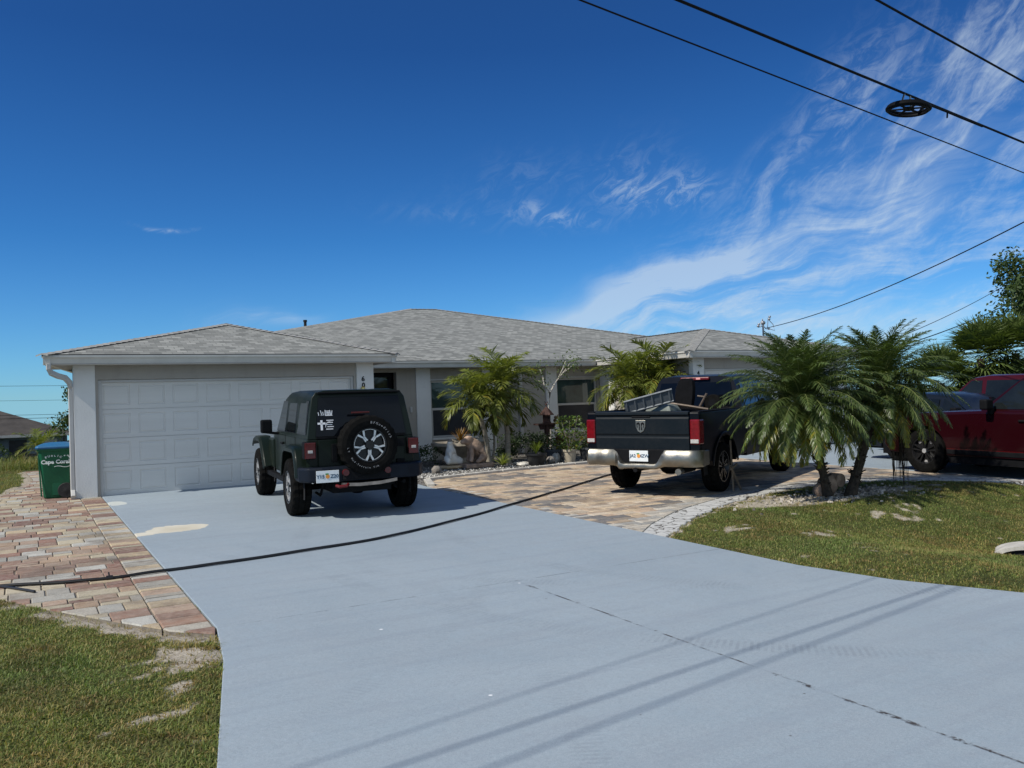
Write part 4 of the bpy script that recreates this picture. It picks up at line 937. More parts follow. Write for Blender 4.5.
    arc('BFGoodrich', R(52), .315, .046, R(7.4)); arc('Mud-Terrain T/A', R(-108), .315, .034, R(5.4), True); arc('LT', R(190), .315, .036, R(8), True)
    # brake light above, stickers on the glass
    b = B(); b.box(-.16,.10,-.80,-.765,1.475,1.50); b.build('brake_light', M['redlens'], o, bevel=.006)
    b = B(); yy = lambda z: ry(z)-.0135
    def q(x0,x1,z0,z1): b.hexa([(x0,yy(z0),z0),(x1,yy(z0),z0),(x1,yy(z1),z1),(x0,yy(z1),z1)], [(x0,yy(z0)-.001,z0),(x1,yy(z0)-.001,z0),(x1,yy(z1)-.001,z1),(x0,yy(z1)-.001,z1)])
    q(-.575,-.545,1.255,1.395); q(-.615,-.505,1.335,1.362)
    for k, (x0, x1, z) in enumerate(((-.49,-.39,1.385),(-.47,-.40,1.355),(-.49,-.41,1.325),(-.48,-.39,1.295),(-.50,-.40,1.262))): q(x0, x1, z, z+.012)
    b.ribbon([(-.45+.055*math.cos(a), yy(1.31)-.001, 1.31+.06*math.sin(a)) for a in np.linspace(1.2, 5.6, 12)], .010, .001, (0,-1,.15))
    rg2 = random.Random(4)
    for k in range(7): b.ribbon([(-.60+.028*k, yy(1.48)-.001, 1.42+rg2.uniform(0,.03)), (-.585+.030*k+rg2.uniform(-.01,.02), yy(1.48)-.001, 1.46+rg2.uniform(0,.02)), (-.60+.033*k, yy(1.5)-.001, 1.50+rg2.uniform(0,.04))], .011, .001, (0,-1,.15))
    for k in range(4): q(-.50+.0*k, -.40-.01*k, 1.455+.020*k, 1.466+.020*k)
    b.build('window_sticker', M['white'], rg_)
    on_slope(o, 3.04, -4.88, 5.2)
off_roader()

def pickup():
    o = empty('pickup_truck'); tag(o, 'black pickup truck with a chrome bumper and a loaded bed on the tan pavers', 'pickup truck')
    hw = .965
    # bed sides
    for s in (-1, 1):
        b = B(); arch = [(.0+.56*math.cos(a), .42+.52*math.sin(a)) for a in np.linspace(PI-.1, .1, 18)]
        prof = [(-1.06,.62),(-1.08,1.325),(1.08,1.335),(1.08,.56),(.57,.52)]+arch[::-1]+[(-.57,.55)]
        xs = sorted((s*(hw-.10), s*hw)); b.prism([(y,z) for y,z in prof], xs[0], xs[1]); b.build('bed_side', M['navy'], o, bevel=.025, seg=3)
        b = B(); b.ribbon([(s*(hw+.004), .0+.58*math.cos(a), .42+.54*math.sin(a)) for a in np.linspace(PI-.1, .1, 18)], .05, .02, (s,0,0)); b.build('wheel_arch', M['navy'], o, bevel=.006, smooth=True)
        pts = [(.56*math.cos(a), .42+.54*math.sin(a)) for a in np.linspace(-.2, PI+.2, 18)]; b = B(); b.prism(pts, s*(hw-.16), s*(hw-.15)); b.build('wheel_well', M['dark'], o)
        b = B(); b.box(*sorted((s*(hw-.13), s*(hw+.002))), -1.09, 1.09, 1.33, 1.35); b.build('bed_rail', M['plastic'], o, bevel=.008)
    b = B(); b.box(-.86,.86,-1.04,1.08,.62,.70); b.box(-.86,.86,1.02,1.08,.70,1.36); b.build('bed_floor', M['plastic'], o)
    # tailgate with pressed crease and spoiler lip
    b = B(); sec = [(-1.055,.70),(-1.105,.705),(-1.112,.93),(-1.104,.955),(-1.104,.975),(-1.118,1.00),(-1.118,1.235),(-1.10,1.262),(-1.10,1.285),(-1.13,1.30),(-1.125,1.345),(-1.05,1.355),(-1.05,.70)]
    b.prism(sec, -.80, .80); tg = b.build('tailgate', M['navydusty'], o, bevel=.006)
    b = B(); b.box(-.16,.16,-1.117,-1.095,1.25,1.282); b.build('handle', M['plastic'], tg, bevel=.008)
    # chrome shield emblem with a ram's head outline
    b = B(); e = [(-.085,1.215),(.085,1.215),(.082,1.11),(.05,1.045),(0,1.015),(-.05,1.045),(-.082,1.11)]; b.prism([(x,z) for x,z in e], -1.128, -1.117, 'y'); em = b.build('emblem', M['chrome'], tg, bevel=.004)
    b = B()
    for s in (-1, 1):
        b.prism([(s*.012,1.05),(s*.030,1.07),(s*.020,1.12),(s*.034,1.155),(s*.055,1.14),(s*.050,1.10),(s*.062,1.10),(s*.066,1.165),(s*.035,1.185),(s*.010,1.165)], -1.131, -1.1285, 'y')
    b.build('emblem_relief', M['plastic'], em)
    # corner posts and lamps
    for s in (-1, 1):
        b = B(); b.box(*sorted((s*.80, s*hw)), -1.10, -.98, .62, 1.335); b.build('corner_post', M['navy'], o, bevel=.02)
        b = B(); b.box(*sorted((s*.815, s*(hw+.008))), -1.118, -.93, .84, 1.225); tl = b.build('tail_light', M['redlens2'], o, bevel=.02, seg=3)
        b = B(); b.box(*sorted((s*.825, s*.955)), -1.126, -1.117, .86, .92); b.build('reverse_lens', M['whitelens'], tl, bevel=.005)
    # bumper: two deep ends and a low dropped step, dented left of the plate
    b = B(); rings = []
    for x in np.concatenate([np.linspace(-1.0,-.52,9), np.linspace(-.47,-.26,6), np.linspace(-.2,.2,5), np.linspace(.26,.47,6), np.linspace(.52,1.0,9)]):
        ax = abs(x); k = smooth01((ax-.27)/.16)            # 0 centre, 1 ends
        ztop = .545+(.755-.545)*k; zbot = .455+.045*k; yb = -1.235+.035*(1-k)*0; end = smooth01((ax-.86)/.14); yb += .16*end*end
        d = .05*math.exp(-((x+.42)/.07)**2)-.03*math.exp(-((x+.33)/.05)**2); ztop -= .035*math.exp(-((x+.38)/.06)**2); zbot -= .03*math.exp(-((x+.36)/.08)**2)
        yb += d+.006*math.sin(x*23)
        h = ztop-zbot; rings.append([(x,yb+.03,zbot),(x,yb-.006,zbot+h*.16),(x,yb-.014,zbot+h*.5),(x,yb-.002,zbot+h*.84),(x,yb+.035,ztop),(x,yb+.10,ztop-.004),(x,yb+.10,zbot+.004)])
    b.loft([r[::-1] for r in rings]); bp = b.build('rear_bumper', M['chrome'], o, smooth=True)
    for s in (-1, 1):
        b = B(); b.loft([[(s*1.0,-1.07,.50),(s*1.0,-1.04,.75),(s*.94,-1.02,.75),(s*.94,-1.04,.50)],[(s*1.005,-.80,.52),(s*1.0,-.80,.74),(s*.95,-.80,.74),(s*.95,-.80,.52)]]); b.build('bumper_end', M['chrome'], bp, bevel=.012)
    b = B(); b.box(-.50,.50,-1.16,-1.06,.50,.76); b.build('step_pad', M['plastic'], bp, bevel=.01)
    plate(o, -.02, -1.175, .655, .32, .17, 'JA2', '4ZW'); 
    b = B(); b.tube([(-.05,-1.0,.44),(-.05,-1.26,.44)], .035, 8); b.tube([(.62,-.5,.42),(.66,-1.17,.43)], .042, 10); b.tube([(.35,-.2,.5),(.5,-.6,.38),(.62,-.9,.42)], .04, 8); b.tube([(-.83,0,.42),(.83,0,.42)], .06, 10); b.blob((0,0,.42), (.19,.17,.17), 12, 8); b.blob((-.0,-.55,.62), (.36,.36,.12), 16, 6); b.box(-.5,-.4,-1.0,4.2,.45,.6); b.box(.4,.5,-1.0,4.2,.45,.6); b.build('chassis', M['plastic'], o)
    b = B(); b.tube([(.655,-1.10,.432),(.66,-1.24,.428)], .050, 12); b.build('exhaust_tip', M['chrome'], o)
    # cab
    b = B(); archf = [(3.57+.55*math.cos(a), .42+.53*math.sin(a)) for a in np.linspace(.1, PI-.1, 18)]
    b.prism([(1.14,.50),(1.14,1.30),(3.35,1.30),(3.5,1.22),(4.45,1.12),(4.52,.98),(4.55,.55),(4.15,.5)]+archf+[(3.0,.5)], -hw+.02, hw-.02); b.build('cab', M['navy'], o, bevel=.04, seg=3)
    def sec2(y, wb, wt, z0, z1): return [(-wb,y,z0),(wb,y,z0),(wt+.015,y,z1-.10),(wt-.05,y,z1-.02),(wt-.2,y,z1),(-wt+.2,y,z1),(-wt+.05,y,z1-.02),(-wt-.015,y,z1-.10)]
    def shr(ring, y0, y1, z0=1.28, z1=1.93): return [(x, y0+(y1-y0)*(z-z0)/(z1-z0), z) for x, y, z in ring]
    b = B(); b.loft([shr(sec2(0,.90,.70,1.28,1.90),1.15,1.27), shr(sec2(0,.90,.72,1.28,1.935),1.7,1.7), shr(sec2(0,.90,.71,1.28,1.93),2.4,2.4), shr(sec2(0,.90,.68,1.28,1.88),3.35,2.62)]); b.build('cab_top', M['navy'], o, smooth=True)
    ryy = lambda z: 1.15+.12*(z-1.28)/.65
    b = B(); P = [(-.74,1.36),(.74,1.36),(.655,1.79),(-.655,1.79)]; b.hexa([(x,ryy(z)-.002,z) for x,z in P], [(x,ryy(z)-.012,z) for x,z in P]); b.build('rear_window', M['tint'], o, bevel=.003)
    b = B(); b.box(-.27,.27,1.205,1.26,1.835,1.885); bl = b.build('brake_light', M['redlens2'], o, bevel=.01)
    b = B(); b.box(.03,.11,1.200,1.206,1.843,1.877); b.box(-.15,-.09,1.200,1.206,1.843,1.877); b.build('reverse_lens', mat('pink lens', (.80,.35,.33), .3), bl)
    for s in (-1, 1):
        for ya, yb, yc, yd in ((1.32,2.10,2.10,1.42),(2.18,3.18,2.66,2.18)):
            zz = (1.36,1.79); f = lambda z: .90-(.90-.715)*(z-1.28)/(.55); Q = [(ya,zz[0]),(yb,zz[0]),(yc,zz[1]),(yd,zz[1])]
            lo = [(s*(f(z)+.004),y,z) for y,z in Q]; hi = [(s*(f(z)+.014),y,z) for y,z in Q]; b = B(); b.hexa(lo, hi) if s < 0 else b.hexa(lo[::-1], hi[::-1]); b.build('side_window', M['glass'], o)
        b = B(); b.box(*sorted((s*1.0, s*1.2)), 2.95, 3.06, 1.30, 1.58); b.tube([(s*.92,3.0,1.32),(s*1.02,3.0,1.40)], .03, 6); b.build('mirror', M['plastic'], o, bevel=.02)
        b = B(); b.box(*sorted((s*(hw-.018), s*(hw+.012))), 1.3, 1.5, 1.10, 1.14); b.build('door_handle', M['plastic'], o, bevel=.01)
        for y in (0, 3.57): wheel(o, s*(.95-.27), y, .415, .27, s, style='dark')
    on_slope(o, 8.24, -6.06, 63.5)
    return o
truck = pickup()
bpy.context.view_layer.update()
TM = truck.matrix_world.copy()

# load in the bed of the pickup: things of their own
def in_bed(ob): ob.matrix_world = TM; return ob
b = B(); D = Vector((.90,.35,.24)).normalized(); A0 = Vector((-.42,-.80,1.40)); 
for off in (-.10, .10): 
    s = Vector((0,-.35,.94)).normalized()*off; b.tube([A0+s, A0+s+D*.80], .024, 6)
for k in range(6):
    p = A0+D*(.04+.142*k); s = Vector((0,-.35,.94)).normalized()*.10; b.tube([p-s, p+s], .022, 6)
s = Vector((0,-.35,.94)).normalized()*.092; nn_ = D.cross(s).normalized()*.006; b.hexa([A0-s-nn_, A0-s-nn_+D*.8, A0+s-nn_+D*.8, A0+s-nn_], [A0-s+nn_, A0-s+nn_+D*.8, A0+s+nn_+D*.8, A0+s+nn_])
ramp = in_bed(b.build('folding_ramp', mat('bare aluminium', (.11,.125,.14), .55, .2, nscale=9, namp=.1), None)); tag(ramp, 'ribbed bare aluminium ramp slanting up from the pickup bed', 'ramp')
b = B(); b.box(A0.x-.05, A0.x+.55, A0.y+.0, A0.y+.38, .71, 1.24)
crate = in_bed(b.build('storage_crate', M['plastic'], None, bevel=.02)); tag(crate, 'black crate under the aluminium ramp in the pickup bed', 'crate')
sc_ = empty('mobility_scooter'); tag(sc_, 'folded black mobility scooter with upright seat back, lying in the pickup bed', 'mobility scooter')
b = B(); b.loft([[(x+cx, y+.33, z) for x, y in ((-.14*w,-.05),(.14*w,-.05),(.17*w,.0),(.14*w,.05),(-.14*w,.05),(-.17*w,0))] for z, w, cx in ((1.38,.9,.02),(1.55,1.1,.02),(1.72,1.05,.04),(1.84,.85,.06),(1.885,.5,.07))]); b.build('backrest', mat('black vinyl', (.006,.006,.007), .7, spec=.1, nscale=12, namp=.3), sc_, smooth=True)
b = B(); b.box(-.22,.30,.1,.6,1.24,1.37); b.build('seat', M['plastic'], sc_, bevel=.04, seg=3)
b = B(); b.tube([(-.30,.12,1.30),(-.31,.10,1.56),(-.22,.10,1.64),(-.12,.13,1.50),(-.02,.2,1.38)], .026, 8); b.tube([(-.38,.1,1.22),(-.34,.08,1.52),(-.26,.08,1.60)], .016, 8); b.build('steering_column', M['plastic'], sc_, smooth=True)
b = B(); b.tube([(-.12,.02,1.47),(.2,.04,1.42),(.52,.1,1.36)], .022, 8); b.tube([(.26,.3,1.58),(.46,.34,1.55),(.56,.36,1.52)], .018, 8); b.tube([(.24,.3,1.30),(.42,.32,1.62)], .022, 8); b.build('armrest', mat('worn tan steel', (.11,.085,.065), .5, .3, nscale=10, namp=.3), sc_, smooth=True)
for x, y, z in ((.52,.35,1.46),(-.22,.0,1.31),(.40,.6,1.40)):
    b = B(); b.lathe([(y-.05,.04),(y-.05,.145),(y+.05,.145),(y+.05,.04)], 'y', (x,0,z), 20); w_ = b.build('wheel', M['tyre'], sc_, bevel=.015); b = B(); b.lathe([(y-.056,.02),(y-.056,.07),(y+.056,.07),(y+.056,.02)], 'y', (x,0,z), 14); b.build('rim', M['plastic'], w_)
b = B(); b.box(-.3,.5,.0,.75,.71,1.23); b.build('chassis', M['plastic'], sc_, bevel=.03)
in_bed(sc_); sc_.matrix_world = TM @ Matrix.Translation((.14,0,-.02))
b = B(); b.loft([[(x*w+.05, y*w-.35, z) for x, y in ((-.24,-.16),(.22,-.2),(.28,.1),(-.1,.24))] for z, w in ((1.1,1),(1.34,1.0),(1.42,.8),(1.455,.4))])
bag = in_bed(b.build('cargo_bag', mat('grey green tarpaulin', (.16,.18,.16), .6, nscale=6, namp=.4, bscale=9, bstr=.6, bdist=.03), None, smooth=True)); tag(bag, 'crumpled grey tarpaulin bundle just inside the pickup tailgate', 'tarpaulin')

# X-shaped wooden brace leaning on the truck's right rear wheel
b = B(); q0 = TM @ Vector((1.02,0,.42)); n_ = (TM.to_3x3() @ Vector((1,0,0))).normalized(); f_ = (TM.to_3x3() @ Vector((0,1,0))).normalized(); zu = Vector((0,0,1))
def bar(p, q, w=.035, t=.02): b.ribbon([p, q], w, t, n_)
bar(q0+n_*.04-f_*.03+zu*.42, q0+n_*.07-f_*.05-zu*.40); bar(q0+n_*.065-f_*.14+zu*.02, q0+n_*.10+f_*.22-zu*.40); bar(q0+n_*.09-f_*.20-zu*.03, q0+n_*.09+f_*.10+zu*.03)
tag(b.build('wooden_brace', mat('weathered wood', (.19,.15,.11), .9, nscale=15, namp=.3), None), 'crossed weathered wooden sticks leaning against the rear wheel of the black pickup', 'wooden brace')

def wagon(name, label, cat, paint, L=dict(), at=(0,0,0)):
    """hatch-backed passenger vehicle built from its side profile; dims in L"""
    o = empty(name); tag(o, label, cat); wb = L.get('wb', 3.04); hw = L.get('hw', .965); r = L.get('r', .40); zs = L.get('belt', 1.13); zr = L.get('roof', 1.76); zh = L.get('hood', 1.13); ro = L.get('rear', 1.0); fo = L.get('front', .90); k = L.get('gr', (-.75, -.45, 1.05, 1.75)); sill = L.get('sill', .38)
    ar = r+.06; a1 = [(wb+ar*math.cos(a), r+ar*math.sin(a)) for a in np.linspace(-.12, PI+.12, 20)]; a2 = [(ar*math.cos(a), r+ar*math.sin(a)) for a in np.linspace(-.12, PI+.12, 20)]
    prof = [(-ro,.50),(-ro+.02,zs-.12),(-ro+.12,zs),(k[3]+.05,zs+.01),(wb+.15,zh-.02),(wb+fo-.20,zh-.13),(wb+fo-.03,zh-.28),(wb+fo,.52),(wb+fo-.12,sill)]+a1+a2+[(-ro+.12,sill)]
    b = B(); n = len(prof)
    cyy = (wb)/2
    def lay(x, shr, dz): return [(x, cyy+(y-cyy)*(1-shr*.02) if abs(y-cyy) > wb/2+ar else y, z-(dz if z > zs-.16 else 0)) for y, z in prof]
    b.loft([lay(-hw,1.6,.045), lay(-hw+.04,.8,.010), lay(-hw+.14,0,0), lay(hw-.14,0,0), lay(hw-.04,.8,.010), lay(hw,1.6,.045)]); b.build('body', paint, o, bevel=.012, smooth=True)
    b = B(); b.box(-hw+.1,hw-.1,-ro+.2,wb+fo-.2,.25,.75); b.box(-hw+.03,-hw+.12,.5,wb-.5,.22,sill+.02); b.box(hw-.12,hw-.03,.5,wb-.5,.22,sill+.02); b.box(-hw+.06,hw-.06,wb+fo-.30,wb+fo+.015,sill-.06,.66); b.build('underbody', M['plastic'], o)
    def s2(y, wb_, wt, z1): return [(-wb_,y,zs-.03),(wb_,y,zs-.03),(wt+.03,y,z1-.11),(wt-.04,y,z1-.03),(wt-.2,y,z1),(-wt+.2,y,z1),(-wt+.04,y,z1-.03),(-wt-.03,y,z1-.11)]
    def sh(rg, y0, y1): return [(x, y0+(y1-y0)*(z-zs)/(zr-zs), z) for x, y, z in rg]
    wbl, wtl = hw-.055, hw-.22
    b = B(); b.loft([sh(s2(0,wbl,wtl-.03,zr-.03),-ro+.12,k[0]), sh(s2(0,wbl,wtl,zr),k[1],k[1]), sh(s2(0,wbl,wtl,zr),k[2]-.25,k[2]-.25), sh(s2(0,wbl,wtl-.02,zr-.045),k[3]+.02,k[2]+.05)]); b.build('roof', paint, o, bevel=.006, smooth=True)
    f = lambda z: wbl-(wbl-wtl-.03)*(z-zs+.03)/(zr-.11-zs+.03); z0, z1 = zs+.035, zr-.125
    fw = lambda z: k[3]+.02+(k[2]+.05-k[3]-.02)*(z-zs)/(zr-zs)
    bw = lambda z: -ro+.12+(k[0]+ro-.12)*(z-zs)/(zr-zs)
    wins = L.get('wins', ((.98, None),(.10,.90),(-.62,.02)))
    for s in (-1, 1):
        for ya, yb in wins:
            top0 = max(ya+.02, bw(z1)+.10) ; lo0 = max(ya, bw(z0)+.12); yl = fw(z0)-.08 if yb is None else yb; yt = fw(z1)-.07 if yb is None else yb
            Q = [(lo0,z0),(yl,z0),(yt,z1),(top0,z1)]; lo = [(s*(f(z)+.001),y,z) for y,z in Q]; hi = [(s*(f(z)+.008),y,z) for y,z in Q]; b = B(); b.hexa(lo, hi) if s < 0 else b.hexa(lo[::-1], hi[::-1]); b.build('side_window', M['glass'], o, bevel=.003)
        for yy in (.94, .06):
            b = B(); b.box(*sorted((s*(hw-.004), s*(hw+.003))), yy-.005, yy+.005, sill+.05, zs-.10); b.build('door_gap', M['dark'], o)
        b = B(); b.box(*sorted((s*(hw-.03), s*(hw+.012))), .5, wb-.48, sill-.0, sill+.085); b.build('sill_trim', M['plastic'], o, bevel=.01)
        b = B(); b.box(*sorted((s*(hw-.0), s*(hw+.003))), .48, wb-.48, sill+.089, sill+.101); b.build('sill_strip', M['redlens'], o)
        b = B(); b.box(*sorted((s*(hw-.01), s*(hw+.03))), 1.05, 1.23, zs-.175, zs-.14); b.box(*sorted((s*(hw-.01), s*(hw+.03))), .18, .36, zs-.175, zs-.14); b.build('door_handle', M['plastic'], o, bevel=.01)
        mx_ = s*(hw+.12); ym = k[3]-.22; b = B(); b.box(*sorted((s*(hw+.02), s*(hw+.22))), ym-.06, ym+.08, zs+.03, zs+.21); b.box(*sorted((s*(hw-.06), s*(hw+.06))), ym-.03, ym+.05, zs-.06, zs+.07); b.build('mirror', M['plastic'], o, bevel=.03, seg=3)
        for y in (0, wb): wheel(o, s*(hw-.01-.24), y, r, .24, s, style=L.get('rim', 'black'), tread=False)
        b = B(); b.box(*sorted((s*(hw-.35), s*(hw-.05))), wb+fo-.12, wb+fo-.005, zh-.40, zh-.27); b.build('headlight', M['whitelens'], o, bevel=.02)
        b = B(); b.box(*sorted((s*(hw-.25), s*(hw-.0))), -ro-.015, -ro+.2, zs-.30, zs-.14); b.build('tail_light', M['redlens2'], o, bevel=.015)
    P = [(-wbl+.08,z0),(wbl-.08,z0),(wtl-.06,z1),(-wtl+.06,z1)]
    b = B(); b.hexa([(x,fw(z)+.012,z) for x,z in P][::-1], [(x,fw(z)+.030,z) for x,z in P][::-1]); b.build('windscreen', M['tint'], o)
    b = B(); b.hexa([(x,bw(z)-.004,z) for x,z in P], [(x,bw(z)-.016,z) for x,z in P]); b.build('rear_window', M['tint'], o)
    on_slope(o, *at); return o
wagon('sport_utility_vehicle', 'dark red sport utility vehicle with black wheels, nearest on the far right drive', 'sport utility vehicle', M['red'], dict(wb=3.04, roof=1.80, belt=1.16, hood=1.14, r=.41, gr=(-.70,-.45,1.15,1.92)), (14.12,-10.36,2.0))
wagon('sport_utility_vehicle', 'taller maroon vehicle standing behind the nearer dark red one', 'sport utility vehicle', M['red2'], dict(wb=2.95, roof=1.80, belt=1.24, hood=1.10, r=.38, rim='alloy', gr=(-.7,-.45,1.15,1.72), front=.9), (17.95,-7.1,0))
wagon('parked_sedan', 'blue grey sedan with a dark sloping windscreen behind the clump of date palms', 'sedan', M['silver'], dict(wb=2.75, roof=1.45, belt=.95, hood=.92, r=.34, sill=.30, rim='alloy', gr=(-.25,.1,.85,1.65), rear=1.05, front=.9), (15.98,-5.5,181))
# ------------------------------------------------------------------ plants
class Leaves:
    def __init__(self): self.v = []; self.f = []; self.t = []
    def leaf(self, p, d, l, w, nrm, tint, droop=0.0, seg=2):
        """tapering two-part leaflet"""
        d = d.normalized(); s = d.cross(nrm)
        if s.length < 1e-4: s = d.cross(Vector((1,.3,.2)))
        s.normalize(); s *= w*.5
        m = p+d*l*.45; d2 = (d+Vector((0,0,-droop))).normalized(); e = m+d2*l*.55; n = len(self.v)
        self.v += [p-s*.5, p+s*.5, m-s, m+s, e]; self.f += [(n,n+1,n+3,n+2),(n+2,n+3,n+4)]; self.t += [tint]*5
    def quad(self, p, a, c, tint):
        n = len(self.v); self.v += [p-a*.5, p-a*.05+c*.5, p+a*.5, p-a*.05-c*.5]; self.f.append((n,n+1,n+2,n+3)); self.t += [tint]*4
    def build(self, name, m, parent=None, loc=None):
        me = bpy.data.meshes.new(name); me.from_pydata([tuple(q) for q in self.v], [], self.f)
        ca = me.color_attributes.new('tint', 'FLOAT_COLOR', 'POINT'); ca.data.foreach_set('color', np.array([(*t, 1.0) for t in self.t], np.float32).ravel())
        me.materials.append(m); ob = bpy.data.objects.new(name, me); COL.objects.link(ob)
        if parent is not None: ob.parent = parent
        if loc is not None: ob.location = loc
        return ob
M['palm'] = leafmat('palm leaflets', (.125,.150,.036), rough=.4, trans=.3)
M['date'] = leafmat('date palm leaflets', (.062,.090,.026), rough=.38, trans=.22)
M['leaf'] = leafmat('shrub leaves', (.05,.075,.022), rough=.5, trans=.2)
M['leaf2'] = leafmat('tree leaves', (.055,.080,.024), rough=.55, trans=.2)
M['bark'] = mat('ringed grey bark', (.30,.27,.22), .9, nscale=8, namp=.35, bscale=30, bstr=.6, bdist=.01, stretch=(1,1,5))
M['fibre'] = mat('dark fibrous bark', (.050,.036,.024), .95, nscale=16, namp=.5, bscale=40, bstr=.8, bdist=.02)
M['rachis'] = mat('palm stalk', (.16,.18,.06), .5, nscale=6, namp=.3)
M['pale'] = mat('pale bare branch', (.50,.46,.40), .8, nscale=20, namp=.2)

def frond(L, RB, base, az, el0, length, curve, nl, ll, lw, vang, tint, rg, droop=.5, r0=.012, tipdead=None, flop=0.0):
    n = 14; p = Vector(base); pts = [p.copy()]; dirs = []
    h = Vector((math.sin(az), math.cos(az), 0)); side0 = Vector((h.y, -h.x, 0)); az2 = 0
    for i in range(n):
        q = i/(n-1); e = el0-curve*(q**1.15); az2 += rg.uniform(-.03,.03)
        d = (h*math.cos(e)+Vector((0,0,1))*math.sin(e)+side0*az2*.6).normalized(); p = p+d*length/n; pts.append(p.copy()); dirs.append(d)
    RB.tube(pts, [r0*(1-.85*i/n) for i in range(n+1)], 5, True)
    for k in range(nl):
        q = .14+.86*(k+.5)/nl; fi = q*n; i = min(int(fi), n-1); c = pts[i].lerp(pts[i+1], fi-i); d = dirs[i]
        side = d.cross(Vector((0,0,1))); 
        if side.length < .05: side = side0.copy()
        side.normalize(); up = side.cross(d).normalized(); prof = math.sin(PI*min(1, (q*.86+.14)))**.55
        for s in (-1, 1):
            fw = .35+.75*q; dv = (d*fw+side*s*(1.0-.35*q)+up*(vang+rg.uniform(-.40,.40))).normalized(); dv.z -= flop*rg.uniform(.5,1.2)
            kk = rg.uniform(.7, 1.3); tt = tuple(a*kk for a in tint)
            if tipdead and rg.random() < tipdead[1]*(.4+.8*q): tt = tuple(a*rg.uniform(.8,1.2) for a in tipdead[0])
            L.leaf(c, dv, ll*prof*rg.uniform(.82,1.1), lw*rg.uniform(.8,1.15), up*1.0+side*s*.25+Vector((rg.uniform(-.3,.3),rg.uniform(-.3,.3),0)), tt, droop*rg.uniform(.5,1.4))

def manila_palm(name, label, group, stems, seed, k=1.0):
    rg = random.Random(seed); o = empty(name, stems[0][0]); tag(o, label, 'palm', group); O = Vector(stems[0][0])
    for (base, top, r, nf, fl) in stems:
        b = B(); A = Vector(base)-O; T = Vector(top)-O; n = 12; pts = []; rr = []
        for i in range(n+1):
            q = i/n; p = A.lerp(T, q); bow = math.sin(PI*q)*.06; pts.append(p+Vector((bow,0,0))); rr.append(r*(1.35-.45*min(1,q*5)) if q < .2 else r*(1.0-.25*q))
        b.tube(pts, rr, 10); b.build('trunk', M['bark'], o, smooth=True)
        b = B(); b.tube([T-Vector((0,0,.02)), T+Vector((0,0,.22)), T+Vector((0,0,.34))], [r*.85, r*.8, r*.3], 8); b.build('crownshaft', M['rachis'], o, smooth=True)
        L = Leaves(); RB = B(); C = T+Vector((0,0,.26))
        for j in range(nf):
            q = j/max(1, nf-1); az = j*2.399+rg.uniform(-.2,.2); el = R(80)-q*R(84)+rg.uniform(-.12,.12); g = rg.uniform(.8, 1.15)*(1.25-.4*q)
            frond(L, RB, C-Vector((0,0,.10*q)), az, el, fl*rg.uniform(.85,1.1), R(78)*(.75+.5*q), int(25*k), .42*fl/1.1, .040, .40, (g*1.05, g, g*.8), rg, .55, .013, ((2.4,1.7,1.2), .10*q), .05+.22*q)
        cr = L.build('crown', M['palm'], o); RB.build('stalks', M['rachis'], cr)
    return o
# first clump in front of the window, three stems
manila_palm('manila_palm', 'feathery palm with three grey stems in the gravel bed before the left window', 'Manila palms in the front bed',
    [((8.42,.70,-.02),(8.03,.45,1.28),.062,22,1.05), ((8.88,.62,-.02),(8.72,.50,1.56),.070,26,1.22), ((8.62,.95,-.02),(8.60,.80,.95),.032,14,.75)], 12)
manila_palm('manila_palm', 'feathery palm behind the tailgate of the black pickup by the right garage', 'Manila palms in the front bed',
    [((12.45,.25,-.02),(12.15,.05,1.55),.06,28,1.22), ((12.95,.30,-.02),(13.0,-.15,1.62),.062,30,1.35), ((12.75,.55,-.02),(12.75,.5,1.15),.05,16,1.1)], 23)

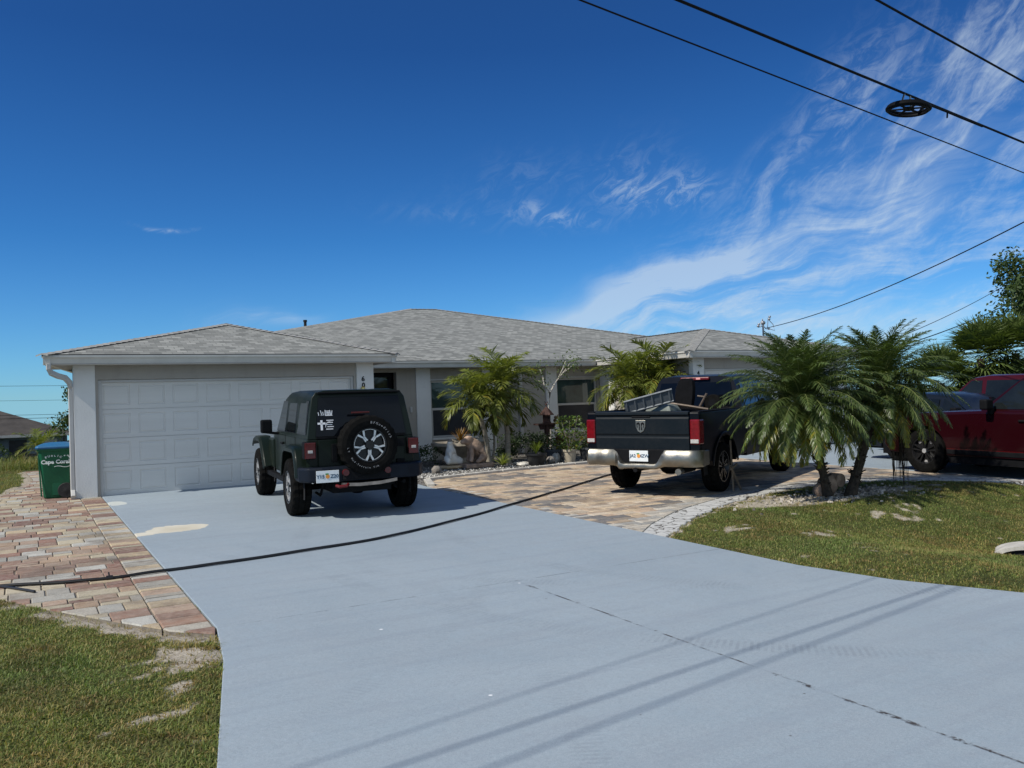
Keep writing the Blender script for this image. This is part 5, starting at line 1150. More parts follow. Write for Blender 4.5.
def date_palm(name, label, base, top, r, nf, fl, seed, wind=(0,0), hang=0):
    rg = random.Random(seed); O = Vector(base); o = empty(name, base); tag(o, label, 'palm', 'pygmy date palms on the lawn'); T = Vector(top)-O
    b = B(); n = 16; pts = []; rr = []
    for i in range(n+1):
        q = i/n; pts.append(Vector((0,0,-.06)).lerp(T, q)+Vector((math.sin(PI*q)*.05,0,0))); rr.append(r*(1.5-.5*min(1,q*4)+(.10 if i % 2 else 0)+.25*q))
    b.tube(pts, rr, 10); b.build('trunk', M['fibre'], o)
    # old leaf bases
    b = B()
    for k in range(110):
        q = rg.uniform(.12, 1); i = min(int(q*n), n-1); p = pts[i].lerp(pts[i+1], q*n-i); a = rg.uniform(0, 2*PI); d = Vector((math.cos(a), math.sin(a), .75)).normalized(); rad = rr[i]
        b.tube([p+Vector((math.cos(a), math.sin(a), 0))*rad*.45, p+Vector((math.cos(a), math.sin(a), 0))*rad*.9+d*rg.uniform(.04,.09)], [.016,.008], 5)
    b.build('leaf_bases', M['fibre'], o)
    L = Leaves(); RB = B()
    for j in range(nf):
        q = (j+.5)/nf; az = j*2.39996+rg.uniform(-.15,.15); el = R(86)-R(108)*q**1.05+rg.uniform(-.08,.08); ln = fl*rg.uniform(.86,1.1)*(.80+.35*math.sin(PI*min(1,q*.9+.1)))
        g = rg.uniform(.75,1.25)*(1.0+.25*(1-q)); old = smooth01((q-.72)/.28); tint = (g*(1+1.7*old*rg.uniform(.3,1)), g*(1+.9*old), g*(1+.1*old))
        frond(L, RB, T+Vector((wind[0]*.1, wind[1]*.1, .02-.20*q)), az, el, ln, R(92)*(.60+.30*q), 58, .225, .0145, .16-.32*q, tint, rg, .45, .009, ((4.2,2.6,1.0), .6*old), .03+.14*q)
    for j in range(hang):   # dead fronds hanging straight down on the leeward side
        az = R(70)+rg.uniform(-.9,.9); p0 = T+Vector((math.sin(az)*.65, math.cos(az)*.4, .05+rg.uniform(-.2,.35)))
        frond(L, RB, p0, az, R(-35), rg.uniform(.7,1.0), R(60), 40, .18, .010, 0, (2.6*rg.uniform(.4,1),1.6*rg.uniform(.5,1),.8), rg, 1.2, .008, ((3.2,2.2,1.5), .5), 1.5)
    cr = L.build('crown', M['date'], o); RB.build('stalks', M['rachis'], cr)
    if hang:
        b = B()
        for k in range(26):
            x, y = T.x+.52+rg.gauss(0,.06), T.y+rg.uniform(-.1,.06); zt = rg.uniform(-.1,.2)+T.z-.5; zb = rg.uniform(-.02,.35); b.tube([(x,y,zt),(x+rg.uniform(-.03,.03),y,(zt+zb)/2),(x+rg.uniform(-.04,.04),y,zb)], [.004,.006,.003], 4)
        for k in range(10):
            x = T.x+.12+rg.uniform(-.03,.03); b.tube([(x,-.05,.62),(x-.01,-.05,.4),(x+rg.uniform(-.03,.03),-.05,rg.uniform(.12,.3))], [.004,.006,.003], 4)
        b.build('hanging_fibres', M['fibre'], o)
    return o
date_palm('pygmy_date_palm', 'left one of two bushy date palms, its fronds covering the side of the black pickup', (9.40,-8.34,float(H(9.4,-8.34))), (9.00,-8.25,1.36), .055, 150, 1.24, 31)
date_palm('pygmy_date_palm', 'right one of two bushy date palms, with dead fronds hanging beside the dark red vehicle', (9.72,-8.46,float(H(9.72,-8.46))), (10.62,-8.35,1.54), .062, 110, 1.24, 32, (1,0), 26)

def shrub(name, label, cat, at, rx, ry, rz, n, ls, tint=(1,1,1), seed=1, group=None, mat_='leaf', stems=5, var=.35):
    rg = random.Random(seed); o = empty(name, at); tag(o, label, cat, group); L = Leaves(); b = B()
    tips = []
    for k in range(stems):
        a = rg.uniform(0, 2*PI); t = Vector((math.cos(a)*rx*.6*rg.random(), math.sin(a)*ry*.6*rg.random(), rz*rg.uniform(1.0,1.7))); b.tube([(0,0,-.02), (t.x*.4,t.y*.4,t.z*.5), t], [.012,.009,.005], 5); tips.append(t)
    clumps = [Vector((rg.gauss(0,.5)*rx, rg.gauss(0,.5)*ry, rz*(1+.62*rg.uniform(-1,1)))) for _ in range(max(5, n//60))]
    for k in range(n):
        c = rg.choice(clumps); p = c+Vector((rg.gauss(0,.24)*rx, rg.gauss(0,.24)*ry, rg.gauss(0,.22)*rz)); p.z = max(.02, p.z)
        d = Vector((rg.gauss(0,1), rg.gauss(0,1), rg.gauss(.3,.7))).normalized(); w = d.cross(Vector((rg.gauss(0,1), rg.gauss(0,1), rg.gauss(0,1)))).normalized(); l = ls*rg.uniform(.6,1.3); g = rg.uniform(1-var, 1+var)
        L.quad(p, d*l, w*l*.45, tuple(q*g for q in tint))
    f = L.build('foliage', M[mat_], o); b.build('stem', M['bark'], o); return o
SH = [  # x, y, rx, ry, rz, n, leaf, tint, label
 (6.85,1.6,.55,.4,.30,900,.07,(.55,.7,.6),'low dark shrub beside the right side of the off-road vehicle'),
 (9.75,1.7,.48,.4,.36,1000,.075,(.45,.6,.5),'dark rounded shrub just right of the three-stemmed palm'),
 (10.35,1.3,.38,.3,.34,800,.07,(.55,.7,.5),'dark shrub between the round shrub and the bird house'),
 (9.3,1.35,.30,.25,.28,600,.07,(.4,.55,.5),'small dark shrub behind the stems of the left palm'),
 (10.6,.75,.26,.26,.36,500,.06,(1.5,1.5,1.3),'airy grey green shrub below the bare branched tree'),
 (11.55,.9,.30,.25,.40,600,.06,(.9,1.1,.7),'green shrub right of the bird house post'),
 (12.0,.2,.30,.25,.36,520,.06,(1.0,1.1,.7),'leafy shrub beside the left tail light of the black pickup'),
 (11.1,1.55,.34,.28,.30,600,.07,(.5,.65,.5),'dark shrub behind the red leaved plant'),
]
for i, (x, y, rx, ry, rz, n, ls, tn, lab) in enumerate(SH): shrub('shrub', lab, 'shrub', (x, y, 0), rx, ry, rz, n, ls, tn, 50+i, 'shrubs in the front bed')
shrub('cordyline', 'red leaved plant under the bird house in the front bed', 'plant', (10.55,.55,0), .17,.17,.30, 260, .13, (3.6,.55,1.0), 71)

def strap_plant(name, label, cat, at, n, l, w, tint, seed, el=(40,85), parent=None, group=None, curve=60):
    rg = random.Random(seed); L = Leaves()
    for k in range(n):
        a = rg.uniform(0, 2*PI); e = R(rg.uniform(*el)); p = Vector((0,0,.02)); g = rg.uniform(.7,1.3); s = Vector((-math.sin(a), math.cos(a), 0))*w*.5; pts = []
        for i in range(5):
            q = i/4; ee = e-R(curve)*q; d = Vector((math.cos(a)*math.cos(ee), math.sin(a)*math.cos(ee), math.sin(ee))); pts.append(p.copy()); p = p+d*l*rg.uniform(.9,1.1)/4
        v0 = len(L.v)
        for i, c in enumerate(pts): ww = (1-abs(i/4-.35)*1.3) if i < 4 else .05; L.v += [c-s*ww, c+s*ww]; L.t += [tuple(q*g for q in tint)]*2
        for i in range(4): L.f.append((v0+2*i, v0+2*i+1, v0+2*i+3, v0+2*i+2))
    ob = L.build(name if parent is None else 'foliage', M['palm'], parent, at)
    if parent is None: tag(ob, label, cat, group)
    return ob
strap_plant('agave', 'yellow green striped rosette plant at the foot of the three-stemmed palm', 'plant', (8.25,-.25,.0), 46, .36, .034, (1.9,1.8,1.9), 81, (20,80), curve=40)

# pots
def pot(name, label, at, r, h, m, seed, plant=None):
    o = empty(name, at); tag(o, label, 'flower pot', 'flower pots in the front bed'); b = B(); b.lathe([(0,.03),(0,r*.72),(h*.2,r*.80),(h*.82,r*.98),(h*.84,r*1.08),(h,r*1.08),(h,r*.94),(h*.86,r*.90),(h*.86,.02)], 'z', (0,0,0), 20); b.build('pot', m, o, smooth=True)
    b = B(); b.lathe([(h*.862,.01),(h*.868,r*.88),(h*.862,r*.89)], 'z', (0,0,0), 14); b.build('soil', M['dark'], o)
    return o
M['potblack'] = mat('black glazed pot', (.015,.016,.018), .4, nscale=6, namp=.2); M['pottan'] = mat('sand coloured clay pot', (.44,.38,.29), .8, nscale=10, namp=.2, bscale=30, bstr=.3); M['potgrey'] = mat('dark grey pot', (.07,.075,.085), .6, nscale=6, namp=.2)
M['stone'] = mat('white stone', (.60,.57,.51), .85, nscale=7, namp=.28, bscale=14, bstr=.8, bdist=.03); M['greystone'] = mat('grey fieldstone', (.22,.20,.18), .9, nscale=7, namp=.35, bscale=14, bstr=.8, bdist=.03)
p = pot('flower_pot', 'wide black pot of grassy leaves on the gravel', (9.05,-.42,-.005), .235, .27, M['potblack'], 1); strap_plant('foliage','', '', (0,0,.22), 60, .34, .02, (1.1,1.2,.8), 91, (55,88), p, curve=35)
def leafy(p, z, rx, rz, n, ls, tint, seed, stems=5):
    rg = random.Random(seed); L = Leaves(); b = B()
    for k in range(stems): a = rg.uniform(0, 2*PI); b.tube([(0,0,z-.05),(math.cos(a)*rx*.3,math.sin(a)*rx*.3,z+rz*.6),(math.cos(a)*rx*.7,math.sin(a)*rx*.7,z+rz*rg.uniform(1.1,1.9))], [.009,.007,.004], 5)
    for k in range(n):
        a = rg.uniform(0,2*PI); q = rg.random()**.5; h = rg.uniform(0, 1.9); rr = rx*q*(1.1-.35*abs(h-.9)); pp = Vector((math.cos(a)*rr, math.sin(a)*rr, z+h*rz)); d = Vector((math.cos(a+rg.gauss(0,.8)), math.sin(a+rg.gauss(0,.8)), rg.gauss(.35,.5))).normalized(); w = d.cross(Vector((rg.gauss(0,1),rg.gauss(0,1),rg.gauss(0,1)))).normalized(); l = ls*rg.uniform(.6,1.3); g = rg.uniform(.7,1.35)
        tn = tint if rg.random() > .12 else (4.0,2.0,.6); L.quad(pp, d*l, w*l*.42, tuple(t*g for t in tn))
    L.build('foliage', M['leaf'], p); b.build('stem', M['bark'], p)
p = pot('flower_pot', 'sand coloured pot holding the tall leafy croton', (10.02,-.35,-.005), .17, .30, M['pottan'], 2); leafy(p, .30, .40, .42, 620, .085, (1.7,1.9,.9), 92)
p = pot('flower_pot', 'dark grey pot just left of the sand coloured one', (9.95,.22,-.005), .20, .28, M['potgrey'], 3); leafy(p, .26, .18, .12, 120, .06, (.8,1,.7), 93, 3)
p = pot('flower_pot', 'dark grey tub right of the sand coloured pot near the pickup', (10.75,-.15,-.005), .26, .30, M['potgrey'], 4); leafy(p, .28, .26, .30, 320, .07, (1.3,1.2,.8), 94, 4)

# stones: white ones and grey ones in the bed
def stone(name, label, at, r, m, seed, group=None):
    b = B(); b.blob((0,0,r[2]*.6), r, 10, 7, .14, seed); o = b.build(name, m, None, smooth=True, loc=at); o.rotation_euler = (0,0,seed*1.3); tag(o, label, 'stone', group); return o
stone('stone', 'flat white stone right of the striped rosette plant', (8.72,-.35,0), (.20,.13,.05), M['stone'], 1, 'stones in the front bed')
stone('stone', 'long pale slab stone behind the flat white stone', (9.0,.05,0), (.30,.12,.035), M['stone'], 2, 'stones in the front bed')
stone('stone', 'grey stone between the black pot and the red leaved plant', (9.55,-.25,0), (.14,.11,.10), M['greystone'], 3, 'stones in the front bed')
stone('stone', 'white round stone on the gravel under the red leaved plant', (9.85,-.02,.0), (.10,.09,.14), M['stone'], 4, 'stones in the front bed')
stone('stone', 'pale jagged stone lying beside the right grey tub', (11.05,-.5,.02), (.17,.13,.12), M['stone'], 5, 'stones in the front bed')
stone('stone', 'small grey stone beside the off-road vehicle in the bed', (6.55,-.35,0), (.13,.11,.09), M['greystone'], 6, 'stones in the front bed')
# loose pebbles
rg = np.random.default_rng(3); b = B(); rr_ = random.Random(9)
for k in range(1500):
    x = rr_.uniform(5.5, 13.2); y = -1.2+abs(rr_.gauss(0, .9))
    if not inside(BED, np.array([x]), np.array([y]))[0] or dist_poly(KERB, np.array([x]), np.array([y]), False)[0] < .09: continue
    s = rr_.uniform(.010,.024); g = rr_.choice((.25,.4,.55,.7)); b.ct = (g, g*.97, g*.9); z = gz(x,y)-.006
    b.add([(x-s,y,z),(x,y-s*.8,z),(x+s,y,z),(x,y+s*.8,z),(x+s*.2,y,z+s*1.1)], [(0,1,4),(1,2,4),(2,3,4),(3,0,4)])
def m_tint(name):
    m, t, bs, oc = newmat(name); at = t.node('ShaderNodeVertexColor', layer_name='tint'); t.link(at.outputs[0], bs.inputs['Base Color']); bs.inputs['Roughness'].default_value = .85; return m
tag(b.build('pebbles', m_tint('loose pebbles')), kind='stuff')

# ------------------------------------------------------------------ statues and garden ornaments
M['terracotta'] = mat('weathered brown stone', (.32,.225,.165), .9, nscale=9, namp=.35, bscale=22, bstr=.6, bdist=.02)
M['sandstone'] = mat('tan sandstone', (.50,.37,.22), .9, nscale=8, namp=.2, bscale=25, bstr=.4); M['plaster'] = mat('white plaster figure', (.72,.69,.62), .8, nscale=9, namp=.12, bscale=25, bstr=.3)
o = empty('animal_statue', (7.72,.12,.10), R(200)); tag(o, 'brown stone sitting bear statue on a flat block beside the white figure', 'statue')
o.rotation_euler = (0,0,0); o.scale = (1.12,1.12,1.0)
def skin(name, m, parent, joints, edges, sub=2):
    me = bpy.data.meshes.new(name); me.from_pydata([j[0] for j in joints], edges, []); ob = bpy.data.objects.new(name, me); COL.objects.link(ob); ob.parent = parent
    md = ob.modifiers.new('skin', 'SKIN'); 
    if not me.skin_vertices:
        me.attributes.new if False else None
    sk = me.skin_vertices
    if len(sk) == 0:
        bm_ = __import__('bmesh').new(); bm_.from_mesh(me); bm_.verts.layers.skin.verify(); bm_.to_mesh(me); bm_.free(); sk = me.skin_vertices
    for i, j in enumerate(joints):
        sk[0].data[i].radius = (j[1], j[1] if len(j) < 3 else j[2]); sk[0].data[i].use_root = (i == 0)
    s = ob.modifiers.new('subdivision', 'SUBSURF'); s.levels = s.render_levels = sub; me.materials.append(m)
    md.use_smooth_shade = True
    return ob
# sitting four-legged animal, body sideways (rump to the right), head turned to the left front
J = [((.12,.02,.20),.17),((.06,0,.36),.155),((-.06,-.02,.47),.125),((-.17,-.04,.53),.105),((-.27,-.07,.50),.060),((-.33,-.08,.475),.040),
     ((-.10,-.10,.30),.055),((-.12,-.12,.12),.045),((-.15,-.14,.03),.045),((-.04,.10,.30),.055),((-.07,.12,.12),.045),((-.10,.12,.03),.045),
     ((.16,-.13,.14),.085),((.02,-.17,.06),.05),((-.06,-.18,.03),.04),((.16,.14,.14),.085),((.02,.17,.05),.05),((-.14,-.10,.62),.026),((-.10,.05,.62),.026)]
E_ = [(0,1),(1,2),(2,3),(3,4),(4,5),(2,6),(6,7),(7,8),(2,9),(9,10),(10,11),(0,12),(12,13),(13,14),(0,15),(15,16),(3,17),(3,18)]
skin('figure', M['terracotta'], o, J, E_)
b = B(); b.box(-.30,.34,-.24,.24,-.10,.0); b.build('plinth', M['terracotta'], o, bevel=.02)
o = empty('white_figure', (7.28,.42,.07)); tag(o, 'white plaster figure with a grey head sitting behind the brown bear statue', 'statue')
J = [((0,0,.17),.165),((0,0,.30),.13),((-.01,0,.41),.085),((-.02,-.01,.52),.075),((-.02,-.07,.51),.05),((.14,-.10,.10),.095),((.24,-.16,.06),.06),((-.13,-.12,.10),.09),((-.15,-.20,.05),.05),((-.07,-.13,.30),.045),((-.09,-.17,.14),.04)]
skin('figure', M['plaster'], o, J, [(0,1),(1,2),(2,3),(3,4),(0,5),(5,6),(0,7),(7,8),(1,9),(9,10)])
b = B(); b.blob((-.02,-.01,.56), (.058,.06,.045), 10, 6, .05, 2); b.build('head_cap', M['greystone'], o, smooth=True)
b = B(); b.lathe([(0,.27),(.03,.30),(.06,.30),(.065,.26)], 'z', (0,0,0), 22, wob=lambda k,t,r: .01*math.sin(k*2.3)); ob = b.build('round_slab', M['sandstone'], None, bevel=.008, loc=(7.22,.32,.0)); tag(ob, 'round tan stepping slab under the white figure', 'stone slab')

# stone basin with rocks on its rim under the window
M['limestone'] = mat('weathered limestone', (.40,.35,.28), .9, nscale=8, namp=.3, bscale=20, bstr=.6, bdist=.02)
o = empty('stone_basin', (8.0,1.45,0)); tag(o, 'wide weathered stone basin planter under the left window', 'planter')
b = B(); b.lathe([(0,.30),(.05,.34),(.16,.30),(.30,.50),(.44,.64),(.46,.68),(.53,.68),(.53,.60),(.46,.55),(.46,.02)], 'z', (0,0,0), 28); b.build('bowl', M['limestone'], o, smooth=True)
b = B(); b.lathe([(.462,.02),(.48,.55)], 'z', (0,0,0), 20); b.build('soil', M['dark'], o)
rg = random.Random(77)
RK = [(-.30,-.30,'leftmost grey rock on the basin rim'),(-.05,-.42,'second grey rock from the left on the basin rim'),(.16,-.30,'dark rock in the middle of the basin'),(.42,-.40,'pale rock at the right end of the basin rim'),(.58,-.15,'palest rock, on the right of the basin beside the palm stem')]
for i, (x, y, lab) in enumerate(RK):
    b = B(); b.blob((0,0,.07), (.15,.11,.075+.02*(i == 3)), 9, 6, .2, 100+i); ob = b.build('rock', M['stone'] if i > 2 else M['limestone'], None, smooth=False, loc=(8.0+x, 1.45+y, .49)); ob.rotation_euler = (0,0,i*.7); tag(ob, lab, 'rock', 'rocks on the stone basin')
# red-brown bromeliad-like plant in the basin
strap_plant('bromeliad', 'reddish brown spiky plant growing in the stone basin', 'plant', (8.2,1.75,.48), 26, .42, .035, (1.9,.75,.8), 85, (45,85), curve=30)

# bird house on a post with a shelf
o = empty('bird_house', (10.55,1.45,0)); tag(o, 'dark brown bird house on a post in front of the white column', 'bird house')
M['rust'] = mat('dark rusty brown wood', (.060,.030,.024), .8, nscale=14, namp=.4)
b = B(); b.lathe([(0,.03),(.84,.026)], 'z', (0,0,0), 10); b.build('post', M['rust'], o)
b = B(); b.box(-.34,.34,-.12,.12,.84,.88); b.prism([(-.20,.72),(.20,.72),(.26,.84),(-.26,.84)], -.02, .02, 'y'); b.box(-.06,.06,-.05,.05,.60,.84); b.build('shelf', M['rust'], o, bevel=.008)
b = B(); n = 6; b.loft([[(r*math.cos(2*PI*k/n+.5), r*math.sin(2*PI*k/n+.5), z) for k in range(n)] for z, r in ((.88,.10),(.90,.12),(.92,.10),(1.10,.10))]); hb = b.build('house_body', M['rust'], o)
b = B(); b.loft([[(r*math.cos(2*PI*k/n+.5), r*math.sin(2*PI*k/n+.5), z) for k in range(n)] for z, r in ((1.09,.19),(1.11,.185),(1.19,.12),(1.25,.07),(1.30,.02))]); b.lathe([(1.29,.012),(1.34,.012),(1.35,.035),(1.38,.03),(1.39,.008)], 'z', (0,0,0), 8); b.tube([(-.05,0,1.44),(0,0,1.38),(.05,0,1.44)], .01, 5); b.build('roof', M['rust'], o)
b = B(); b.lathe([(-.105,.005),(-.105,.032),(-.09,.032)], 'y', (0,0,1.02), 12); b.build('entrance', M['dark'], hb)
b = B(); b.blob((.25,0,.94), (.05,.045,.05), 8, 6); b.blob((.29,0,1.02), (.07,.03,.05), 8, 6); b.tube([(.30,0,1.0),(.36,0,1.10)], [.03,.005], 6); bo = b.build('bird_ornament', M['rust'], None, smooth=True, loc=(10.55,1.45,0)); tag(bo, 'dark metal bird ornament on the right end of the bird house shelf', 'ornament')

# leafless pale tree with a few leaves
o = empty('frangipani_tree', (10.95,1.95,0)); tag(o, 'thin pale branched tree with a few leaves rising above the eave', 'tree')
b = B(); b.tube([(0,0,0),(.02,0,.6),(-.03,0,1.15),(.05,0,1.68)], [.034,.030,.027,.024], 8); b.build('trunk', M['pale'], o, smooth=True)
b = B(); br = [[(.05,0,1.68),(.25,.02,1.95),(.5,.02,2.2),(.72,0,2.45)],[(.05,0,1.68),(-.12,0,1.85),(-.32,-.05,2.0)],[(.35,.02,2.06),(.42,-.1,2.3),(.5,-.12,2.5)],[(-.12,0,1.85),(-.1,.1,2.1),(-.18,.1,2.3)],[(.5,.02,2.2),(.7,.1,2.28),(.9,.1,2.42)]]
for q in br: b.tube(q, [.020,.015,.011,.007][:len(q)], 6)
b.build('branches', M['pale'], o, smooth=True)
L = Leaves(); rg = random.Random(61)
for k in range(420):
    e = Vector(rg.choice(br)[-1]) if rg.random() < .75 else Vector(rg.choice(br)[-2]); p = e+Vector((rg.gauss(0,.15), rg.gauss(0,.14), rg.gauss(0,.12))); d = Vector((rg.gauss(0,1), rg.gauss(0,1), rg.gauss(-.1,.8))).normalized(); w = d.cross(Vector((rg.gauss(0,1),rg.gauss(0,1),rg.gauss(0,1)))).normalized(); g = rg.uniform(.9,2.2); l = rg.uniform(.05,.11); L.quad(p, d*l, w*l*.4, (g*1.2, g*1.15, g))
L.build('foliage', M['leaf'], o)

# lumps of cut trunk at the foot of the date palms
z0 = float(H(9.8,-8.1)); b = B(); b.blob((0,0,.16), (.17,.15,.17), 12, 8, .08, 4); b.blob((-.22,-.05,.09), (.13,.12,.12), 10, 7, .08, 5); b.lathe([(-.10,.02),(-.10,.105),(.10,.11),(.10,.02)], 'y', (.14,-.04,.22), 18)
ob = b.build('garden_ornament', M['terracotta'], None, smooth=True, loc=(9.62,-8.15,z0-.01)); tag(ob, 'small brown stone ornament between the two date palm trunks', 'ornament')

# rubble and mulch round the date palms
rr_ = random.Random(19)
b = B()
for k in range(420):
    x = rr_.gauss(9.7,.95); y = rr_.gauss(-8.25,.32)
    if inside(STRIPP, np.array([x]), np.array([y]))[0] or inside(COURT, np.array([x]), np.array([y]))[0]: continue
    s = rr_.uniform(.012,.045); g = rr_.choice((.10,.16,.25,.42,.55)); b.ct = (g, g*.9, g*.78); z = float(H(x,y))-.012; a = rr_.uniform(0,3)
    q = [(x+s*math.cos(a+i*PI/2)*(1 if i % 2 else .7), y+s*math.sin(a+i*PI/2)*(1 if i % 2 else .7), z) for i in range(4)]; b.add(q+[(c[0]*.6+x*.4, c[1]*.6+y*.4, z+s*.7) for c in q], [(4,5,6,7),(0,1,5,4),(1,2,6,5),(2,3,7,6),(3,0,4,7)])
tag(b.build('mulch', m_tint('mulch and rubble')), kind='stuff')

# ------------------------------------------------------------------ hose across the drive
HP = [(-1.60,-7.62),(-1.44,-7.74),(-.95,-7.93),(-.52,-8.02),(-.05,-7.97),(.54,-7.93),(1.42,-7.79),(2.45,-7.56),(3.3,-7.15),(4.34,-6.56),(5.41,-5.85),(6.64,-5.05),(7.8,-4.25),(8.61,-3.69),(9.43,-3.30),(10.6,-3.1)]
def spline(P, n):
    out = []
    for i in range(len(P)-1):
        p0, p1, p2, p3 = (np.array(P[max(0, i-1)]), np.array(P[i]), np.array(P[i+1]), np.array(P[min(len(P)-1, i+2)]))
        for k in range(n):
            t = k/n; out.append(tuple(.5*((2*p1)+(-p0+p2)*t+(2*p0-5*p1+4*p2-p3)*t*t+(-p0+3*p1-3*p2+p3)*t**3)))
    out.append(tuple(P[-1])); return out
b = B(); sp_ = spline(HP, 6); b.tube([(x, y, gz(x,y)+.022+.002*math.sin(i*.9)) for i, (x, y) in enumerate(sp_)], .0155, 8)
M['hose'] = mat('black rubber hose', (.012,.012,.013), .5, nscale=20, namp=.2)
hs = b.build('garden_hose', M['hose'], None, smooth=True); tag(hs, 'black hose lying across the blue drive and the brick walk', 'hose')
b = B(); b.lathe([(-.03,.01),(-.03,.024),(.03,.024),(.03,.01)], 'x', (-.52,-8.02,gz(0,-8.02)+.024), 10); b.tube([(-.52,-8.02,gz(0,-8)+.03),(-.525,-8.0,gz(0,-8)+.075)], .008, 6); b.tube([(-1.44,-7.74,gz(0,-8)+.02),(-1.30,-7.98,gz(0,-8)+.02),(-1.16,-8.22,gz(0,-8)+.016)], .013, 6); b.build('coupling', M['black'], hs)

# culvert end in the swale
o = empty('culvert', (8.95,-11.65,0), R(28)); tag(o, 'white concrete culvert end with a dark mouth in the lawn at the right edge', 'culvert')
o.location = (8.78,-11.78, float(H(8.78,-11.78))+.0); o.rotation_euler = (0,0,R(-61)); o.scale = (.75,.75,.75)
b = B(); n = 18; ri = [(r_*math.cos(a)*1.5, r_*math.sin(a)*.5) for r_ in (1,) for a in np.linspace(0, PI, n)]
outer = [(.62*math.cos(a), -.02+.17*math.sin(a)) for a in np.linspace(0, PI, n)]; inner = [(.52*math.cos(a), -.02+.115*math.sin(a)) for a in np.linspace(0, PI, n)]
rings = [[(outer[i][0],-.02,outer[i][1]),(inner[i][0],-.02,inner[i][1]),(inner[i][0],.5,inner[i][1]),(outer[i][0],.5,outer[i][1])] for i in range(n)]
b.loft(rings); b.build('rim', M['cement'], o, smooth=True)
b = B(); b.prism(inner, .03, .49, 'y'); b.build('mouth', M['dark'], o)

# ------------------------------------------------------------------ overhead lines
M['cable'] = mat('black cable', (.007,.007,.008), .6, spec=.1)
def wire(name, label, a, c, r, sag=0, n=24, group='overhead cables', cat='cable', extra=None):
    a = Vector(a); c = Vector(c); b = B(); pts = [a.lerp(c, i/n)-Vector((0,0,4*sag*(i/n)*(1-i/n))) for i in range(n+1)]
    b.tube(pts, r, 6); ob = b.build(name, M['cable'], None, smooth=True); tag(ob, label, cat, group); return ob
def along(p, q, t): return tuple(np.array(p)+(np.array(q)-np.array(p))*t)
# street lines, strung parallel to the road: two points each, run on to either side
A1, A2 = (2.19,-12.44,4.27), (10.14,-11.05,4.23); B1, B2, Bc = (2.65,-12.95,4.14), (7.99,-12.24,4.03), (5.62,-12.555,3.995); C1, C2 = (5.23,-12.57,4.84), (8.42,-12.04,4.81)
wire('overhead_cable', 'thin overhead cable furthest from the street, passing below the cable coil', along(A1,A2,-2.5), along(A1,A2,4.5), .0065)
wire('overhead_cable', 'thick overhead cable that carries the cable coil', along(B1,B2,-4), along(B1,B2,6), .0105)
wire('overhead_cable', 'uppermost overhead cable crossing the top right corner', along(C1,C2,-7), along(C1,C2,11), .0105)
# figure-of-eight coil of spare cable hung from the thick line
o = empty('cable_coil', Bc); o.scale = (.90,.90,.90); tag(o, 'black wheel shaped coil of spare cable hanging on the thick overhead cable', 'cable coil')
d = Vector(np.array(B2)-np.array(B1)).normalized(); s = d.cross(Vector((0,0,1))).normalized(); u = Vector((0,0,1))
s = (s*.998-u*.05).normalized(); dd = d.copy()
def el(ax, ay, cx=0, z=0, r=.02, n=28):
    q = B(); q.tube([dd*(cx+ax*math.cos(2*PI*i/n))+s*(ay*math.sin(2*PI*i/n))+u*z for i in range(n+1)], r, 7, False); return q
for k, (ax, ay, cx, z) in enumerate(((.235,.185,.0,0),(.225,.175,.005,.018),(.215,.167,-.005,-.016))): el(ax, ay, cx, z-.045, .014).build('cable_loop', M['cable'], o, smooth=True)
b = B(); b.tube([-dd*.22-u*.045, dd*.22-u*.045], .010, 6)
for k in (-1, 1): b.tube([-dd*.10*k-s*.16-u*.045, dd*.10*k+s*.16-u*.045], .009, 6)
b.tube([dd*(.055*math.cos(a))+s*(.045*math.sin(a))-u*.045 for a in np.linspace(0, 2*PI, 14)], .010, 6); b.build('storage_frame', M['plastic'], o)
b = B(); b.tube([-dd*.06+u*.10, -dd*.10+u*.04, -dd*.14-u*.04], .010, 5); b.tube([dd*.04+u*.09, dd*.05-u*.03], .010, 5); b.build('hanger', M['chrome'], o)
b = B(); b.tube([dd*.20-u*.045, dd*.28+u*.02, dd*.40+u*.085, dd*.75+u*.088, dd*1.2+u*.086, dd*1.6+u*.086], [.013,.016,.015,.014,.014,.013], 6); b.tube([dd*.36+u*.06, dd*.355+u*.01], .007, 5); b.tube([dd*.80+u*.08, dd*.79+u*.02], .009, 5); b.build('lashed_cable', M['cable'], o, smooth=True)
wire('service_drop', 'sagging service cable running to the mast on the right end of the house', (13.83,-9.0,4.27), (mx+.1,my,3.60), .011, .22, cat='cable'); 
wire('service_drop', 'continuation of the sagging service cable out over the lawn', (13.83,-9.0,4.27), (11.6,-12.6,4.9), .011, .0, cat='cable')
wire('distant_cable', 'upper thin cable behind the date palms in the distance', (60,30,4.6), (118,46,17.8), .03, .8); wire('distant_cable', 'lower thicker cable behind the date palms in the distance', (62,33,4.0), (116,46,13.9), .05, .8)
for z, lab, rr in ((3.32,'highest of the faint cables left of the house',.011),(2.47,'second faint cable left of the house',.009),(1.63,'third faint cable left of the house',.012),(1.43,'lowest faint cable left of the house',.015)):
    wire('distant_cable', lab, (-30,40,z+.35), (6,40,z-.08), rr, 0)

